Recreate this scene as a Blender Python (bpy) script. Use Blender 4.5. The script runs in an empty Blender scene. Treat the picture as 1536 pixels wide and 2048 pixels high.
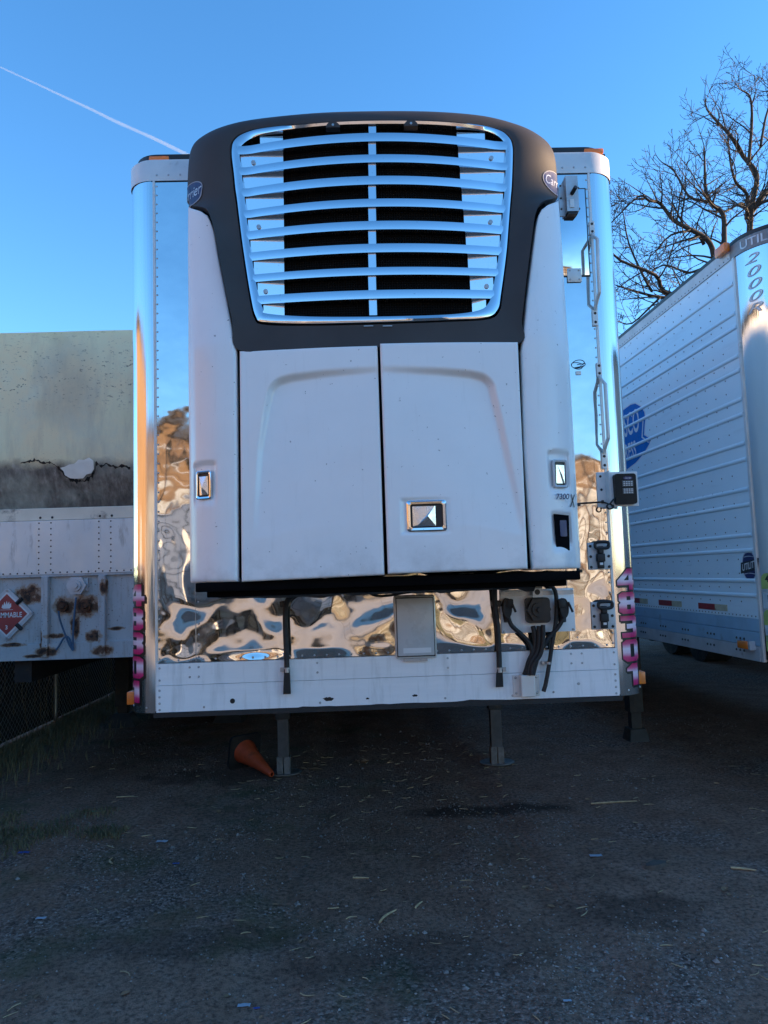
import bpy, bmesh, math, random
from mathutils import Vector, Matrix, noise

random.seed(7)
SC = bpy.context.scene
COL = SC.collection

# ------------------------------------------------------------------ camera
CAM = Vector((-0.0926, -3.7261, 1.8582))
YAW, PITCH, ROLL, FPX = 0.02539, 0.08444, -0.03258, 1450.0
FWD = Vector((math.sin(YAW) * math.cos(PITCH), math.cos(YAW) * math.cos(PITCH), math.sin(PITCH)))
_r0 = Vector((math.cos(YAW), -math.sin(YAW), 0)); _u0 = _r0.cross(FWD)
RIGHT = _r0 * math.cos(ROLL) + _u0 * math.sin(ROLL)
UP = -_r0 * math.sin(ROLL) + _u0 * math.cos(ROLL)
cd = bpy.data.cameras.new('camera'); cam = bpy.data.objects.new('camera', cd); COL.objects.link(cam)
cd.sensor_fit = 'VERTICAL'; cd.sensor_height = 36.0; cd.lens = 36.0 * FPX / 2048.0
cd.clip_start = 0.05; cd.clip_end = 40000
m = Matrix((RIGHT, UP, -FWD)).transposed().to_4x4(); m.translation = CAM
cam.matrix_world = m
SC.camera = cam

# ------------------------------------------------------------------ sky, sun, exposure
SUN_AZ, SUN_EL = math.radians(6), math.radians(14)          # azimuth measured from +X towards +Y
SDIR = Vector((math.cos(SUN_AZ) * math.cos(SUN_EL), math.sin(SUN_AZ) * math.cos(SUN_EL), math.sin(SUN_EL)))
w = bpy.data.worlds.new('World'); SC.world = w; w.use_nodes = True
nt = w.node_tree; nt.nodes.clear()
sky = nt.nodes.new('ShaderNodeTexSky'); sky.sky_type = 'NISHITA'; sky.sun_disc = False
sky.sun_elevation = SUN_EL; sky.sun_rotation = math.pi / 2 - SUN_AZ
sky.air_density = 1.0; sky.dust_density = 0.0; sky.ozone_density = 3.5; sky.altitude = 50
bg = nt.nodes.new('ShaderNodeBackground'); bg.inputs[1].default_value = 0.15
out = nt.nodes.new('ShaderNodeOutputWorld')
hs = nt.nodes.new('ShaderNodeHueSaturation'); hs.inputs['Saturation'].default_value = 1.16
nt.links.new(sky.outputs[0], hs.inputs['Color']); nt.links.new(hs.outputs[0], bg.inputs[0]); nt.links.new(bg.outputs[0], out.inputs[0])
sl = bpy.data.lights.new('sun', 'SUN'); sl.energy = 5.0; sl.angle = math.radians(0.5); sl.color = (1.0, 0.66, 0.36)
so = bpy.data.objects.new('sun', sl); COL.objects.link(so); so.rotation_euler = SDIR.to_track_quat('Z', 'Y').to_euler()
so.location = (30, 10, 20)
vs = SC.view_settings; vs.view_transform = 'Standard'; vs.look = 'None'; vs.gamma = 1.0; vs.use_curve_mapping = False
vs.exposure = 1.5

# ------------------------------------------------------------------ helpers
def ray(px, py):
    return FWD + RIGHT * ((px - 768) / FPX) - UP * ((py - 1024) / FPX)
def at(px, py, Y=None, Z=None):
    d = ray(px, py)
    t = (Y - CAM.y) / d.y if Y is not None else (Z - CAM.z) / d.z
    return CAM + d * t

class MB:
    def __init__(s): s.v = []; s.f = []
    def add(s, vs_, fs):
        o = len(s.v); s.v += [tuple(p) for p in vs_]; s.f += [tuple(i + o for i in q) for q in fs]; return s
    def box(s, x0, x1, y0, y1, z0, z1, b=0.0):
        if b <= 0:
            return s.add([(x0,y0,z0),(x1,y0,z0),(x1,y1,z0),(x0,y1,z0),(x0,y0,z1),(x1,y0,z1),(x1,y1,z1),(x0,y1,z1)],
                  [(0,3,2,1),(4,5,6,7),(0,1,5,4),(1,2,6,5),(2,3,7,6),(3,0,4,7)])
        bm = bmesh.new(); bmesh.ops.create_cube(bm, size=1)
        for v in bm.verts: v.co = ((x0+x1)/2 + v.co.x*(x1-x0), (y0+y1)/2 + v.co.y*(y1-y0), (z0+z1)/2 + v.co.z*(z1-z0))
        bmesh.ops.bevel(bm, geom=bm.edges[:], offset=b, segments=2, affect='EDGES', profile=0.5)
        return s.bm(bm)
    def bm(s, bm):
        bm.verts.index_update()
        s.add([v.co[:] for v in bm.verts], [[v.index for v in f.verts] for f in bm.faces]); bm.free(); return s
    def tube(s, pts, r, n=8, cap=True):
        pts = [Vector(p) for p in pts]; k = len(pts)
        rs = r if isinstance(r, (list, tuple)) else [r] * k
        t0 = (pts[1] - pts[0]).normalized()
        a = Vector((0,0,1)) if abs(t0.z) < .9 else Vector((1,0,0))
        nrm = t0.cross(a).normalized(); vs_ = []
        for i, p in enumerate(pts):
            t = (pts[min(i+1,k-1)] - pts[max(i-1,0)]).normalized()
            nrm = (nrm - t * nrm.dot(t)).normalized(); b = t.cross(nrm)
            for j in range(n):
                an = 2*math.pi*j/n
                vs_.append(p + (nrm*math.cos(an) + b*math.sin(an)) * rs[i])
        fs = [(i*n+j, i*n+(j+1)%n, (i+1)*n+(j+1)%n, (i+1)*n+j) for i in range(k-1) for j in range(n)]
        if cap: fs += [tuple(range(n))[::-1], tuple((k-1)*n+j for j in range(n))]
        return s.add(vs_, fs)
    def cyl(s, p0, p1, r0, r1=None, n=16): return s.tube([p0, p1], [r0, r0 if r1 is None else r1], n)
    def prism(s, poly, fn, d):
        """poly of 2-D points, fn(u,v,depth)->3-D; extruded from depth 0 to d"""
        n = len(poly)
        vs_ = [fn(u, v, 0) for u, v in poly] + [fn(u, v, d) for u, v in poly]
        return s.add(vs_, [tuple(range(n)), tuple(range(n, 2*n))[::-1]] + [(i, i+n, (i+1)%n+n, (i+1)%n) for i in range(n)])
    def dome(s, c, nrm, r, h=None, n=7):
        h = h or r*.6; nrm = Vector(nrm).normalized()
        a = nrm.orthogonal().normalized(); b = nrm.cross(a); c = Vector(c); vs_ = []
        for rr, hh in ((1, 0), (.72, .7)):
            vs_ += [c + (a*math.cos(2*math.pi*j/n) + b*math.sin(2*math.pi*j/n))*r*rr + nrm*h*hh for j in range(n)]
        vs_.append(c + nrm*h)
        return s.add(vs_, [(j, (j+1)%n, n+(j+1)%n, n+j) for j in range(n)] + [(n+j, n+(j+1)%n, 2*n) for j in range(n)])
    def grid(s, rows, closed=False):
        nr, nc = len(rows), len(rows[0]); vs_ = [p for r in rows for p in r]
        fs = [(i*nc+j, i*nc+(j+1)%nc, (i+1)*nc+(j+1)%nc, (i+1)*nc+j) for i in range(nr-1) for j in range(nc if closed else nc-1)]
        return s.add(vs_, fs)

WORLDMODE = set()
def obj(name, mb, mat, parent=None, smooth=None, label=None, kind=None):
    me = bpy.data.meshes.new(name); me.from_pydata(mb.v, [], mb.f)
    bm = bmesh.new(); bm.from_mesh(me); bmesh.ops.recalc_face_normals(bm, faces=bm.faces[:]) if len(bm.faces) < 60000 else None
    bm.to_mesh(me); bm.free()
    if smooth:
        me.polygons.foreach_set('use_smooth', [True]*len(me.polygons))
        try: me.set_sharp_from_angle(angle=math.radians(smooth))
        except Exception: pass
    me.materials.append(mat)
    o = bpy.data.objects.new(name, me); COL.objects.link(o)
    if parent:
        o.parent = parent
        if parent.name in WORLDMODE: o.matrix_parent_inverse = Matrix.Translation(-parent.location)
    if label: o['label'] = label
    if kind: o['kind'] = kind
    return o
def share(src, parent, loc):
    o = src.copy(); COL.objects.link(o); o.parent = parent
    o.matrix_parent_inverse = src.matrix_parent_inverse.copy(); o.location = loc; return o
def thing(name, label, cat, loc, rotz=0, group=None, world=True):
    o = bpy.data.objects.new(name, None); COL.objects.link(o); o.empty_display_size = .2
    o.location = loc; o.rotation_euler = (0,0,rotz); o['label'] = label; o['category'] = cat
    if group: o['group'] = group
    if world: WORLDMODE.add(o.name)
    return o
def tag(o, label, cat, group=None):
    o['label'] = label; o['category'] = cat
    if group: o['group'] = group
    return o
def struct(o, kind='structure'): o['kind'] = kind; return o

def catmull(p, sub, closed=True):
    n = len(p); r = []
    for i in range(n if closed else n-1):
        a, b, c, d = (p[(i-1) % n], p[i], p[(i+1) % n], p[(i+2) % n]) if closed else (p[max(i-1,0)], p[i], p[i+1], p[min(i+2,n-1)])
        for k in range(sub):
            t = k/sub
            r.append(0.5*((2*b) + (c-a)*t + (2*a-5*b+4*c-d)*t*t + (3*b-a-3*c+d)*t**3))
    if not closed: r.append(p[-1])
    return r
def sstep(a, b, x):
    t = max(0, min(1, (x-a)/(b-a))); return t*t*(3-2*t)

# ------------------------------------------------------------------ materials
class NB:
    """small node builder for one material"""
    def __init__(s, name):
        s.m = bpy.data.materials.new(name); s.m.use_nodes = True
        s.t = s.m.node_tree; s.b = s.t.nodes['Principled BSDF']
        s.tc = s.t.nodes.new('ShaderNodeTexCoord')
    def n(s, typ, ins=None, **kw):
        x = s.t.nodes.new(typ)
        for k, v in kw.items(): setattr(x, k, v)
        for k, v in (ins or {}).items(): s.set(x.inputs[k], v)
        return x
    def set(s, sock, v):
        if hasattr(v, 'is_output') : s.t.links.new(v, sock)
        elif hasattr(v, 'outputs'): s.t.links.new(v.outputs[0], sock)
        else: sock.default_value = v
    def P(s, **kw):
        for k, v in kw.items(): s.set(s.b.inputs[k.replace('_', ' ')], v)
        return s
    def co(s, sc=(1,1,1), loc=(0,0,0), kind='Object', rot=(0,0,0)):
        return s.n('ShaderNodeMapping', {'Vector': s.tc.outputs[kind], 'Scale': sc, 'Location': loc, 'Rotation': rot})
    def noise(s, scale, detail=4, rough=.55, vec=None, dist=0):
        return s.n('ShaderNodeTexNoise', {'Vector': vec or s.tc.outputs['Object'], 'Scale': scale, 'Detail': detail, 'Roughness': rough, 'Distortion': dist})
    def ramp(s, fac, stops, interp='LINEAR'):
        x = s.n('ShaderNodeValToRGB', {'Fac': fac}); x.color_ramp.interpolation = interp
        el = x.color_ramp.elements
        while len(el) < len(stops): el.new(.5)
        for e, (p, c) in zip(el, stops):
            e.position = p; e.color = (c, c, c, 1) if isinstance(c, (int, float)) else (*c, 1)
        return x
    def mix(s, fac, a, b, mode='MIX'):
        x = s.n('ShaderNodeMix', data_type='RGBA', blend_type=mode)
        s.set(x.inputs['Factor'], fac)
        for i, v in ((6, a), (7, b)): s.set(x.inputs[i], (*v, 1) if isinstance(v, tuple) and len(v) == 3 else v)
        return x.outputs[2]
    def math(s, op, a, b=0.0, c=0.0):
        x = s.n('ShaderNodeMath', operation=op)
        for i, v in enumerate((a, b, c)): s.set(x.inputs[i], v)
        return x.outputs[0]
    def xyz(s, kind='Object'):
        return s.n('ShaderNodeSeparateXYZ', {0: s.tc.outputs[kind]})
    def bump(s, h, strength=.3, dist=.01, normal=None):
        x = s.n('ShaderNodeBump', {'Height': h, 'Strength': strength, 'Distance': dist})
        if normal: s.set(x.inputs['Normal'], normal)
        s.set(s.b.inputs['Normal'], x); return x

def rgb(r, g, b):
    f = lambda c: (c/255/12.92) if c/255 <= .04045 else ((c/255+.055)/1.055)**2.4
    return (f(r), f(g), f(b))

def simple(name, col, rough=.5, metal=0.0, var=.12, scale=9, bumpy=0.0, coat=0.0, dirt=None, spec=None):
    k = NB(name)
    nz = k.noise(scale, 5); dk = tuple(c*(1-var) for c in col); lt = tuple(min(1, c*(1+var)) for c in col)
    c = k.ramp(nz.outputs[0], [(.3, dk), (.7, lt)]).outputs[0]
    if dirt:
        dn = k.noise(dirt[2], 7, .65); c = k.mix(k.ramp(dn.outputs[0], [(dirt[1], 0), (min(1, dirt[1]+.14), 1)]).outputs[0], c, dirt[0])
    k.P(Base_Color=c, Roughness=k.ramp(k.noise(scale*2.3, 4).outputs[0], [(.3, max(0, rough-.08)), (.7, min(1, rough+.08))]).outputs[0], Metallic=metal)
    if coat: k.P(Coat_Weight=coat, Coat_Roughness=.08)
    if spec is not None: k.P(Specular_IOR_Level=spec)
    if bumpy: k.bump(k.noise(scale*6, 5).outputs[0], bumpy, .004)
    return k.m

M = {}
# polished stainless of the front skin: mirror with faint smears and hand-scale ripple
k = NB('polished_stainless')
sm = k.noise(3.0, 6, .6, k.co((3, 3, .6)))
k.P(Base_Color=k.ramp(k.noise(2.2, 5).outputs[0], [(.3, (.66,.67,.68)), (.7, (.78,.78,.77))]).outputs[0], Metallic=1.0,
    Roughness=k.ramp(sm.outputs[0], [(.35, .02), (.75, .085)]).outputs[0])
k.bump(k.noise(7, 2, .45).outputs[0], .10, .012)
M['stainless'] = k.m
k = NB('polished_corner_stainless')
st = k.noise(1.0, 6, .6, k.co((26, 26, .55)))
k.P(Base_Color=(.74,.74,.73,1), Metallic=1.0, Roughness=k.ramp(st.outputs[0], [(.3,.05),(.75,.16)]).outputs[0])
k.bump(k.noise(1.0, 4, .6, k.co((34, 34, .22))).outputs[0], .6, .004)
M['corner'] = k.m
k = NB('mill_aluminium')
st = k.noise(2.0, 8, .7, k.co((1.2, 1.2, 14)))
vert = k.noise(5.0, 7, .65, k.co((4, 4, .5)))
c = k.ramp(st.outputs[0], [(.25, (.80,.82,.84)), (.7, (.89,.90,.91))]).outputs[0]
c = k.mix(k.ramp(vert.outputs[0], [(.52, 0), (.75, .55)]).outputs[0], c, (.52,.52,.51))
k.P(Base_Color=c, Metallic=.06, Roughness=k.ramp(vert.outputs[0], [(.3,.30),(.8,.55)]).outputs[0])
k.bump(st.outputs[0], .08, .003); M['alu'] = k.m
M['alu_cap'] = simple('brushed_aluminium_cap', (.70,.70,.68), .42, .3, .1, 6, .05, dirt=((.3,.29,.27), .62, 5))
M['matt_black'] = simple('matt_black_void', (.004,.004,.005), .8, 0, .2, 8, 0, spec=.05)
k = NB('white_gelcoat')
n1 = k.noise(1.6, 5); sp = k.noise(55, 2, .5)
c = k.ramp(n1.outputs[0], [(.3, (.83,.835,.84)), (.7, (.88,.88,.88))]).outputs[0]
c = k.mix(k.ramp(sp.outputs[0], [(.735, 0), (.76, .75)]).outputs[0], c, (.2,.2,.21))
drip = k.noise(4.0, 7, .65, k.co((9, 9, .7)))
c = k.mix(k.ramp(drip.outputs[0], [(.58, 0), (.80, .18)]).outputs[0], c, (.46,.44,.42))
grime = k.math('MULTIPLY', k.ramp(k.noise(6, 7, .7).outputs[0], [(.45, 0), (.7, 1)]).outputs[0], k.ramp(k.math('SUBTRACT', k.xyz().outputs[2], 1.8), [(.02, .45), (.22, .03)]).outputs[0])
c = k.mix(grime, c, (.30,.28,.26))
scr = k.noise(1.0, 2, .5, k.co((5, 5, 160), rot=(0, .35, 0)))
c = k.mix(k.ramp(scr.outputs[0], [(.78, 0), (.82, .3)]).outputs[0], c, (.50,.50,.51))
k.P(Base_Color=c, Roughness=k.ramp(k.noise(4, 6).outputs[0], [(.3,.28),(.7,.44)]).outputs[0], Coat_Weight=.25, Coat_Roughness=.1)
k.bump(k.noise(1.4, 2).outputs[0], .12, .02); M['white'] = k.m
k = NB('charcoal_moulded_plastic')
k.P(Base_Color=k.ramp(k.noise(2.5, 6).outputs[0], [(.3,(.048,.046,.047)),(.7,(.068,.064,.064))]).outputs[0], Roughness=k.ramp(k.noise(6,5).outputs[0],[(.3,.5),(.7,.62)]).outputs[0], Specular_IOR_Level=.22)
k.bump(k.noise(260, 3).outputs[0], .12, .001); M['shroud'] = k.m
k = NB('chrome')
sp = k.noise(90, 2, .5)
c = k.mix(k.ramp(sp.outputs[0], [(.72,0),(.76,.6)]).outputs[0], (.80,.81,.83), (.22,.22,.22))
k.P(Base_Color=c, Metallic=1.0, Roughness=k.ramp(k.noise(5,6).outputs[0],[(.3,.05),(.75,.16)]).outputs[0]); M['chrome'] = k.m
M['chrome_soft'] = simple('worn_chrome', (.72,.73,.74), .24, 1.0, .1, 12, .04, dirt=((.35,.33,.3), .62, 20))
M['foot_steel'] = simple('scraped_foot_steel', (.19,.185,.18), .6, .2, .3, 14, .2, dirt=((.12,.09,.07), .55, 10))
k = NB('condenser_mesh_black')
v = k.tc.outputs['Object']
wx = k.n('ShaderNodeTexWave', {'Vector': v, 'Scale': 26.0}, bands_direction='X'); wz = k.n('ShaderNodeTexWave', {'Vector': v, 'Scale': 26.0}, bands_direction='Z')
gm = k.math('MAXIMUM', wx.outputs['Fac'], wz.outputs['Fac'])
k.P(Base_Color=k.ramp(gm, [(.72,(.002,.002,.002)),(.95,(.010,.010,.010))]).outputs[0], Roughness=.7, Specular_IOR_Level=.04)
k.bump(gm, .6, .004); M['mesh'] = k.m
M['black'] = simple('black_plastic', (.012,.012,.013), .42, 0, .25, 14, .05)
M['rubber'] = simple('black_rubber', (.016,.016,.017), .62, 0, .3, 18, .08)
M['tyre'] = simple('tyre_rubber', (.018,.018,.018), .8, 0, .3, 12, .15, dirt=((.06,.055,.05), .5, 6))
M['steel_dark'] = simple('dirty_painted_steel', (.030,.030,.031), .6, .1, .3, 9, .2, dirt=((.075,.05,.032), .56, 7))
M['steel_grey'] = simple('worn_grey_steel', (.10,.103,.108), .55, .3, .25, 9, .15, dirt=((.10,.06,.035), .6, 8))
M['galv'] = simple('galvanised_steel', (.45,.46,.47), .42, .8, .2, 12, .08, dirt=((.22,.2,.18), .6, 10))
M['whitesheet'] = simple('white_painted_sheet', (.68,.69,.70), .38, 0, .06, 3, .03, .2, dirt=((.4,.39,.37), .66, 3))
M['plate_grey'] = simple('grey_painted_plate', (.52,.54,.56), .5, .2, .12, 6, .08, dirt=((.15,.14,.13), .62, 9))
M['frost'] = simple('frosted_white_plastic', (.55,.56,.57), .3, 0, .08, 3, .03, .3, dirt=((.4,.37,.33), .55, 2))
M['blue'] = simple('blue_logo_film', (.0,.17,.55), .55, 0, .06, 6, 0, 0, spec=.1)
M['keypad'] = simple('keypad_black', (.006,.006,.007), .45, 0, .2, 14, .03, spec=.25)
M['outline_grey'] = simple('grey_outline_film', (.36,.36,.37), .5)
M['navy'] = simple('navy_print', (.01,.014,.10), .35, 0, .1, 8)
M['silver_print'] = simple('silver_print', (.6,.62,.66), .3, .3, .05, 8)
M['badge_silver'] = simple('dull_badge_silver', (.30,.31,.36), .45)
M['white_print'] = simple('white_print', (.72,.73,.74), .4, 0, .06, 8)
M['black_print'] = simple('black_print', (.012,.011,.013), .4, 0, .2, 8)
k = NB('amber_lens')
k.P(Base_Color=(.85,.20,.012,1), Roughness=.22, Coat_Weight=.6, Subsurface_Weight=.0)
k.bump(k.n('ShaderNodeTexWave', {'Vector': k.tc.outputs['Object'], 'Scale': 60.0}, bands_direction='Z').outputs['Fac'], .3, .003); M['amber'] = k.m
M['red_tape'] = simple('red_reflective_tape', (.32,.018,.02), .35, 0, .15, 20, 0, .2)
M['cream_tape'] = simple('cream_reflective_tape', (.55,.5,.34), .4, 0, .15, 14, 0, .2, dirt=((.2,.18,.13), .55, 22))
k = NB('pink_fade_print')
gz = k.xyz('Generated').outputs[2]
nz = k.math('ADD', gz, k.math('MULTIPLY', k.math('SUBTRACT', k.noise(60, 3).outputs[0], .5), .06))
k.P(Base_Color=k.ramp(nz, [(.04,(.58,.012,.12)),(.22,(.64,.05,.19)),(.42,(.80,.56,.66)),(.6,(.80,.68,.76)),(.80,(.66,.10,.24)),(.96,(.54,.008,.10))]).outputs[0], Roughness=.3, Coat_Weight=.3); M['pink'] = k.m
M['cone'] = simple('faded_orange_vinyl', (.50,.075,.022), .55, 0, .25, 8, .1, dirt=((.20,.05,.025), .55, 9))

# ------------------------------------------------------------------ flat shapes and lettering
def fill2d(loops, slices=()):
    bm = bmesh.new(); es = []
    for lp in loops:
        vs_ = [bm.verts.new((u, v, 0)) for u, v in lp]
        es += [bm.edges.new((vs_[i], vs_[(i+1) % len(vs_)])) for i in range(len(vs_))]
    bmesh.ops.triangle_fill(bm, use_beauty=True, use_dissolve=False, edges=es)
    for u in slices:
        bmesh.ops.bisect_plane(bm, geom=bm.verts[:] + bm.edges[:] + bm.faces[:], plane_co=(u, 0, 0), plane_no=(1, 0, 0))
    bm.verts.index_update()
    r = ([(v.co.x, v.co.y) for v in bm.verts], [[v.index for v in f.verts] for f in bm.faces]); bm.free(); return r
def text2d(body, size=1.0, offset=0.0, shear=0.0, xs=1.0, slices=()):
    cu = bpy.data.curves.new('lettering', 'FONT'); cu.body = body; cu.size = size; cu.offset = offset; cu.shear = shear
    cu.align_x = 'CENTER'; cu.align_y = 'CENTER'; cu.fill_mode = 'FRONT'
    o = bpy.data.objects.new('lettering', cu); COL.objects.link(o)
    bpy.context.view_layer.update()
    me = bpy.data.meshes.new_from_object(o.evaluated_get(bpy.context.evaluated_depsgraph_get()))
    if slices:
        bm = bmesh.new(); bm.from_mesh(me)
        for u in slices:
            bmesh.ops.bisect_plane(bm, geom=bm.verts[:] + bm.edges[:] + bm.faces[:], plane_co=(u / xs, 0, 0), plane_no=(1, 0, 0))
        bm.to_mesh(me); bm.free()
    r = ([(v.co.x * xs, v.co.y) for v in me.vertices], [list(p.vertices) for p in me.polygons])
    bpy.data.objects.remove(o); bpy.data.curves.remove(cu); bpy.data.meshes.remove(me); return r
def decal(name, shape, fn, mat, parent, label=None):
    mb = MB(); mb.add([fn(u, v) for u, v in shape[0]], shape[1]); return obj(name, mb, mat, parent, label=label)
def area2(lp): return sum(lp[i][0]*lp[(i+1)%len(lp)][1] - lp[(i+1)%len(lp)][0]*lp[i][1] for i in range(len(lp)))
def grow(lp, d, hole=False):
    if (area2(lp) < 0) != hole: lp = lp[::-1]
    n = len(lp); r = []
    for i in range(n):
        p0, p1, p2 = Vector(lp[i-1]), Vector(lp[i]), Vector(lp[(i+1) % n])
        a = (p1-p0).normalized(); b = (p2-p1).normalized()
        na, nb_ = Vector((a.y, -a.x)), Vector((b.y, -b.x)); mm = (na+nb_)
        if mm.length < 1e-6: mm = na
        mm.normalize(); s = d / max(.45, mm.dot(na)); r.append((p1.x + mm.x*s, p1.y + mm.y*s))
    return r
def ellipse(a, b, n=28, cx=0, cy=0): return [(cx + a*math.cos(2*math.pi*i/n), cy + b*math.sin(2*math.pi*i/n)) for i in range(n)]
def rrect(x0, x1, y0, y1, r, n=4):
    p = []
    for cx, cy, a0 in ((x1-r, y1-r, 0), (x0+r, y1-r, 90), (x0+r, y0+r, 180), (x1-r, y0+r, 270)):
        p += [(cx + r*math.cos(math.radians(a0+90*i/n)), cy + r*math.sin(math.radians(a0+90*i/n))) for i in range(n+1)]
    return p

# ================================================================== THE SETTING
def gh(x, y):
    """height of the yard surface"""
    h = .022*noise.noise((x*.45, y*.45, 3.1)) + .010*noise.noise((x*1.7, y*1.7, 8.2)) + .006*noise.noise((x*5, y*5, 1.7))
    # wheel ruts leading up to the trailer
    for x0, sl, dp in ((-.62, .02, .022), (.88, -.05, .018), (-2.0, -.55, .02)):
        d = x - (x0 + sl*y); h -= dp*math.exp(-(d/.16)**2)*(.6+.5*noise.noise((x, y*.7, 5)))
        h += .010*math.exp(-((abs(d)-.27)/.09)**2)
    far = max(0, math.hypot(x, y-3) - 14)
    return h*max(0, 1-far/30)
def spaced(lo, hi, step, far, g=1.22):
    a = [lo + i*step for i in range(int(round((hi-lo)/step))+1)]
    s = step; x = a[-1]
    while x < far: s *= g; x += s; a.append(x)
    s = step; x = a[0]; b = []
    while x > -far: s *= g; x -= s; b.append(x)
    return b[::-1] + a
xs = spaced(-5.5, 5.5, .06, 1500); ys = spaced(-1.0, 9.0, .06, 1500)
gm_ = MB(); gm_.grid([[(x, y, gh(x, y)) for x in xs] for y in ys])

k = NB('damp_dirt_and_gravel')
o_ = k.tc.outputs['Object']
big = k.noise(.55, 6, .6); mid = k.noise(3.2, 7, .65); fine = k.noise(38, 6, .7)
gr = k.n('ShaderNodeTexVoronoi', {'Vector': o_, 'Scale': 62.0, 'Randomness': 1.0})
gr2 = k.n('ShaderNodeTexVoronoi', {'Vector': o_, 'Scale': 130.0, 'Randomness': 1.0})
dirt = k.ramp(mid.outputs[0], [(.25, (.24,.135,.092)), (.5, (.35,.21,.15)), (.75, (.46,.29,.215))]).outputs[0]
grav = k.ramp(gr.outputs['Color'], [(.1, (.10,.066,.053)), (.55, (.30,.205,.165)), (.93, (.50,.37,.31)), (1, (.75,.63,.56))]).outputs[0]
mask = k.ramp(k.math('ADD', k.math('MULTIPLY', big.outputs[0], .62), k.math('MULTIPLY', mid.outputs[0], .38)), [(.50, 0), (.60, 1)]).outputs[0]
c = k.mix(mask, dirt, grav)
c = k.mix(k.ramp(fine.outputs[0], [(.36, .75), (.56, 0)]).outputs[0], c, (.070,.048,.038))
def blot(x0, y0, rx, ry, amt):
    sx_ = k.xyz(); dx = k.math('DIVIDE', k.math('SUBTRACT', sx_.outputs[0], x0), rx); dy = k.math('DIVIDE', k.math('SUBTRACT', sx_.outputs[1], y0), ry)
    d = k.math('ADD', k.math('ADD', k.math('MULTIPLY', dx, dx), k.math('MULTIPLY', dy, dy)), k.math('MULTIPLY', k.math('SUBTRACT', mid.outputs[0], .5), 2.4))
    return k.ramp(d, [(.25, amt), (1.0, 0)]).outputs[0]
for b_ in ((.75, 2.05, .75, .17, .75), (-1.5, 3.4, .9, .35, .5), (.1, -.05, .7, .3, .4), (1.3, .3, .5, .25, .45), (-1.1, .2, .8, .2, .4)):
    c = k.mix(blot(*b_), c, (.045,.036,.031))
moss = k.ramp(k.math('MULTIPLY', k.noise(1.3, 6, .65).outputs[0], k.ramp(k.xyz().outputs[0], [(0, 1), (1, 0)]).outputs[0]), [(.52, 0), (.66, .55)]).outputs[0]
c = k.mix(moss, c, (.085,.10,.045))
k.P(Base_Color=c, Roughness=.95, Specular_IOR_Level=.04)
# tyre tread prints pressed into the dirt
def tread(loc, ang, half, v0, v1):
    mp = k.n('ShaderNodeMapping', {'Vector': o_, 'Location': loc, 'Rotation': (0, 0, ang)}, vector_type='TEXTURE')
    s = k.n('ShaderNodeSeparateXYZ', {0: mp.outputs[0]})
    bars = k.n('ShaderNodeTexWave', {'Vector': mp.outputs[0], 'Scale': 5.2, 'Distortion': .8, 'Detail': 2.0}, bands_direction='X')
    lug = k.n('ShaderNodeTexWave', {'Vector': mp.outputs[0], 'Scale': 7.5, 'Distortion': .6}, bands_direction='Y')
    ax = k.math('ABSOLUTE', s.outputs[0]); my = k.math('ABSOLUTE', k.math('SUBTRACT', s.outputs[1], (v0+v1)/2))
    mk = k.math('MULTIPLY', k.math('LESS_THAN', ax, half), k.ramp(k.math('DIVIDE', my, (v1-v0)/2), [(.7, 1), (1, 0)]).outputs[0])
    return k.math('MULTIPLY', mk, k.math('MULTIPLY', k.math('ADD', bars.outputs['Fac'], k.math('MULTIPLY', lug.outputs['Fac'], .5)), k.ramp(mid.outputs[0], [(.4,.2),(.6,1)]).outputs[0]))
tr = k.math('ADD', tread((-.62, 1.3, 0), -.02, .13, -1.1, 1.1), k.math('ADD', tread((-1.85, 2.0, 0), -.50, .12, -.9, .9), tread((.86, 1.4, 0), .06, .15, -1.2, 1.2)))
hgt = k.math('ADD', k.math('MULTIPLY', fine.outputs[0], .6), k.math('ADD', k.math('MULTIPLY', k.math('SUBTRACT', 1.0, gr.outputs['Distance']), k.math('ADD', k.math('MULTIPLY', mask, .75), .12)), k.math('MULTIPLY', gr2.outputs['Distance'], -.35)))
hgt = k.math('SUBTRACT', hgt, k.math('MULTIPLY', tr, .6))
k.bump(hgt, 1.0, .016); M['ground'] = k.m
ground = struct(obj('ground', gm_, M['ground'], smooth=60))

# ------------------------------------------------------------------ the yard beyond the frame: it shades the scene and stands in the polished metal
M['tan_wall'] = simple('tan_stucco', (.25,.155,.08), .85, 0, .2, .6, .2, dirt=((.14,.085,.05), .55, .5))
M['green_siding'] = simple('grey_green_siding', (.42,.43,.40), .8, 0, .2, .5, .1)
M['van_white'] = simple('white_van_sheet', (.55,.56,.56), .45, 0, .06, .8, 0, 0, dirt=((.36,.34,.31), .6, .7))
M['pilaster'] = simple('dark_brown_trim', (.17,.11,.07), .8)
M['grey_wall'] = simple('grey_corrugated_steel', (.30,.31,.32), .6, .2, .12, 1, .1)
M['roof_dark'] = simple('dark_roof_sheet', (.06,.055,.05), .8)
M['brick_red'] = simple('silver_grey_paint', (.42,.42,.41), .7, 0, .2, 1)
M['green_paint'] = simple('sand_yellow_paint', (.50,.38,.16), .7, 0, .2, 1)
M['glass_dark'] = simple('dark_window_glass', (.015,.02,.025), .08)
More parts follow.
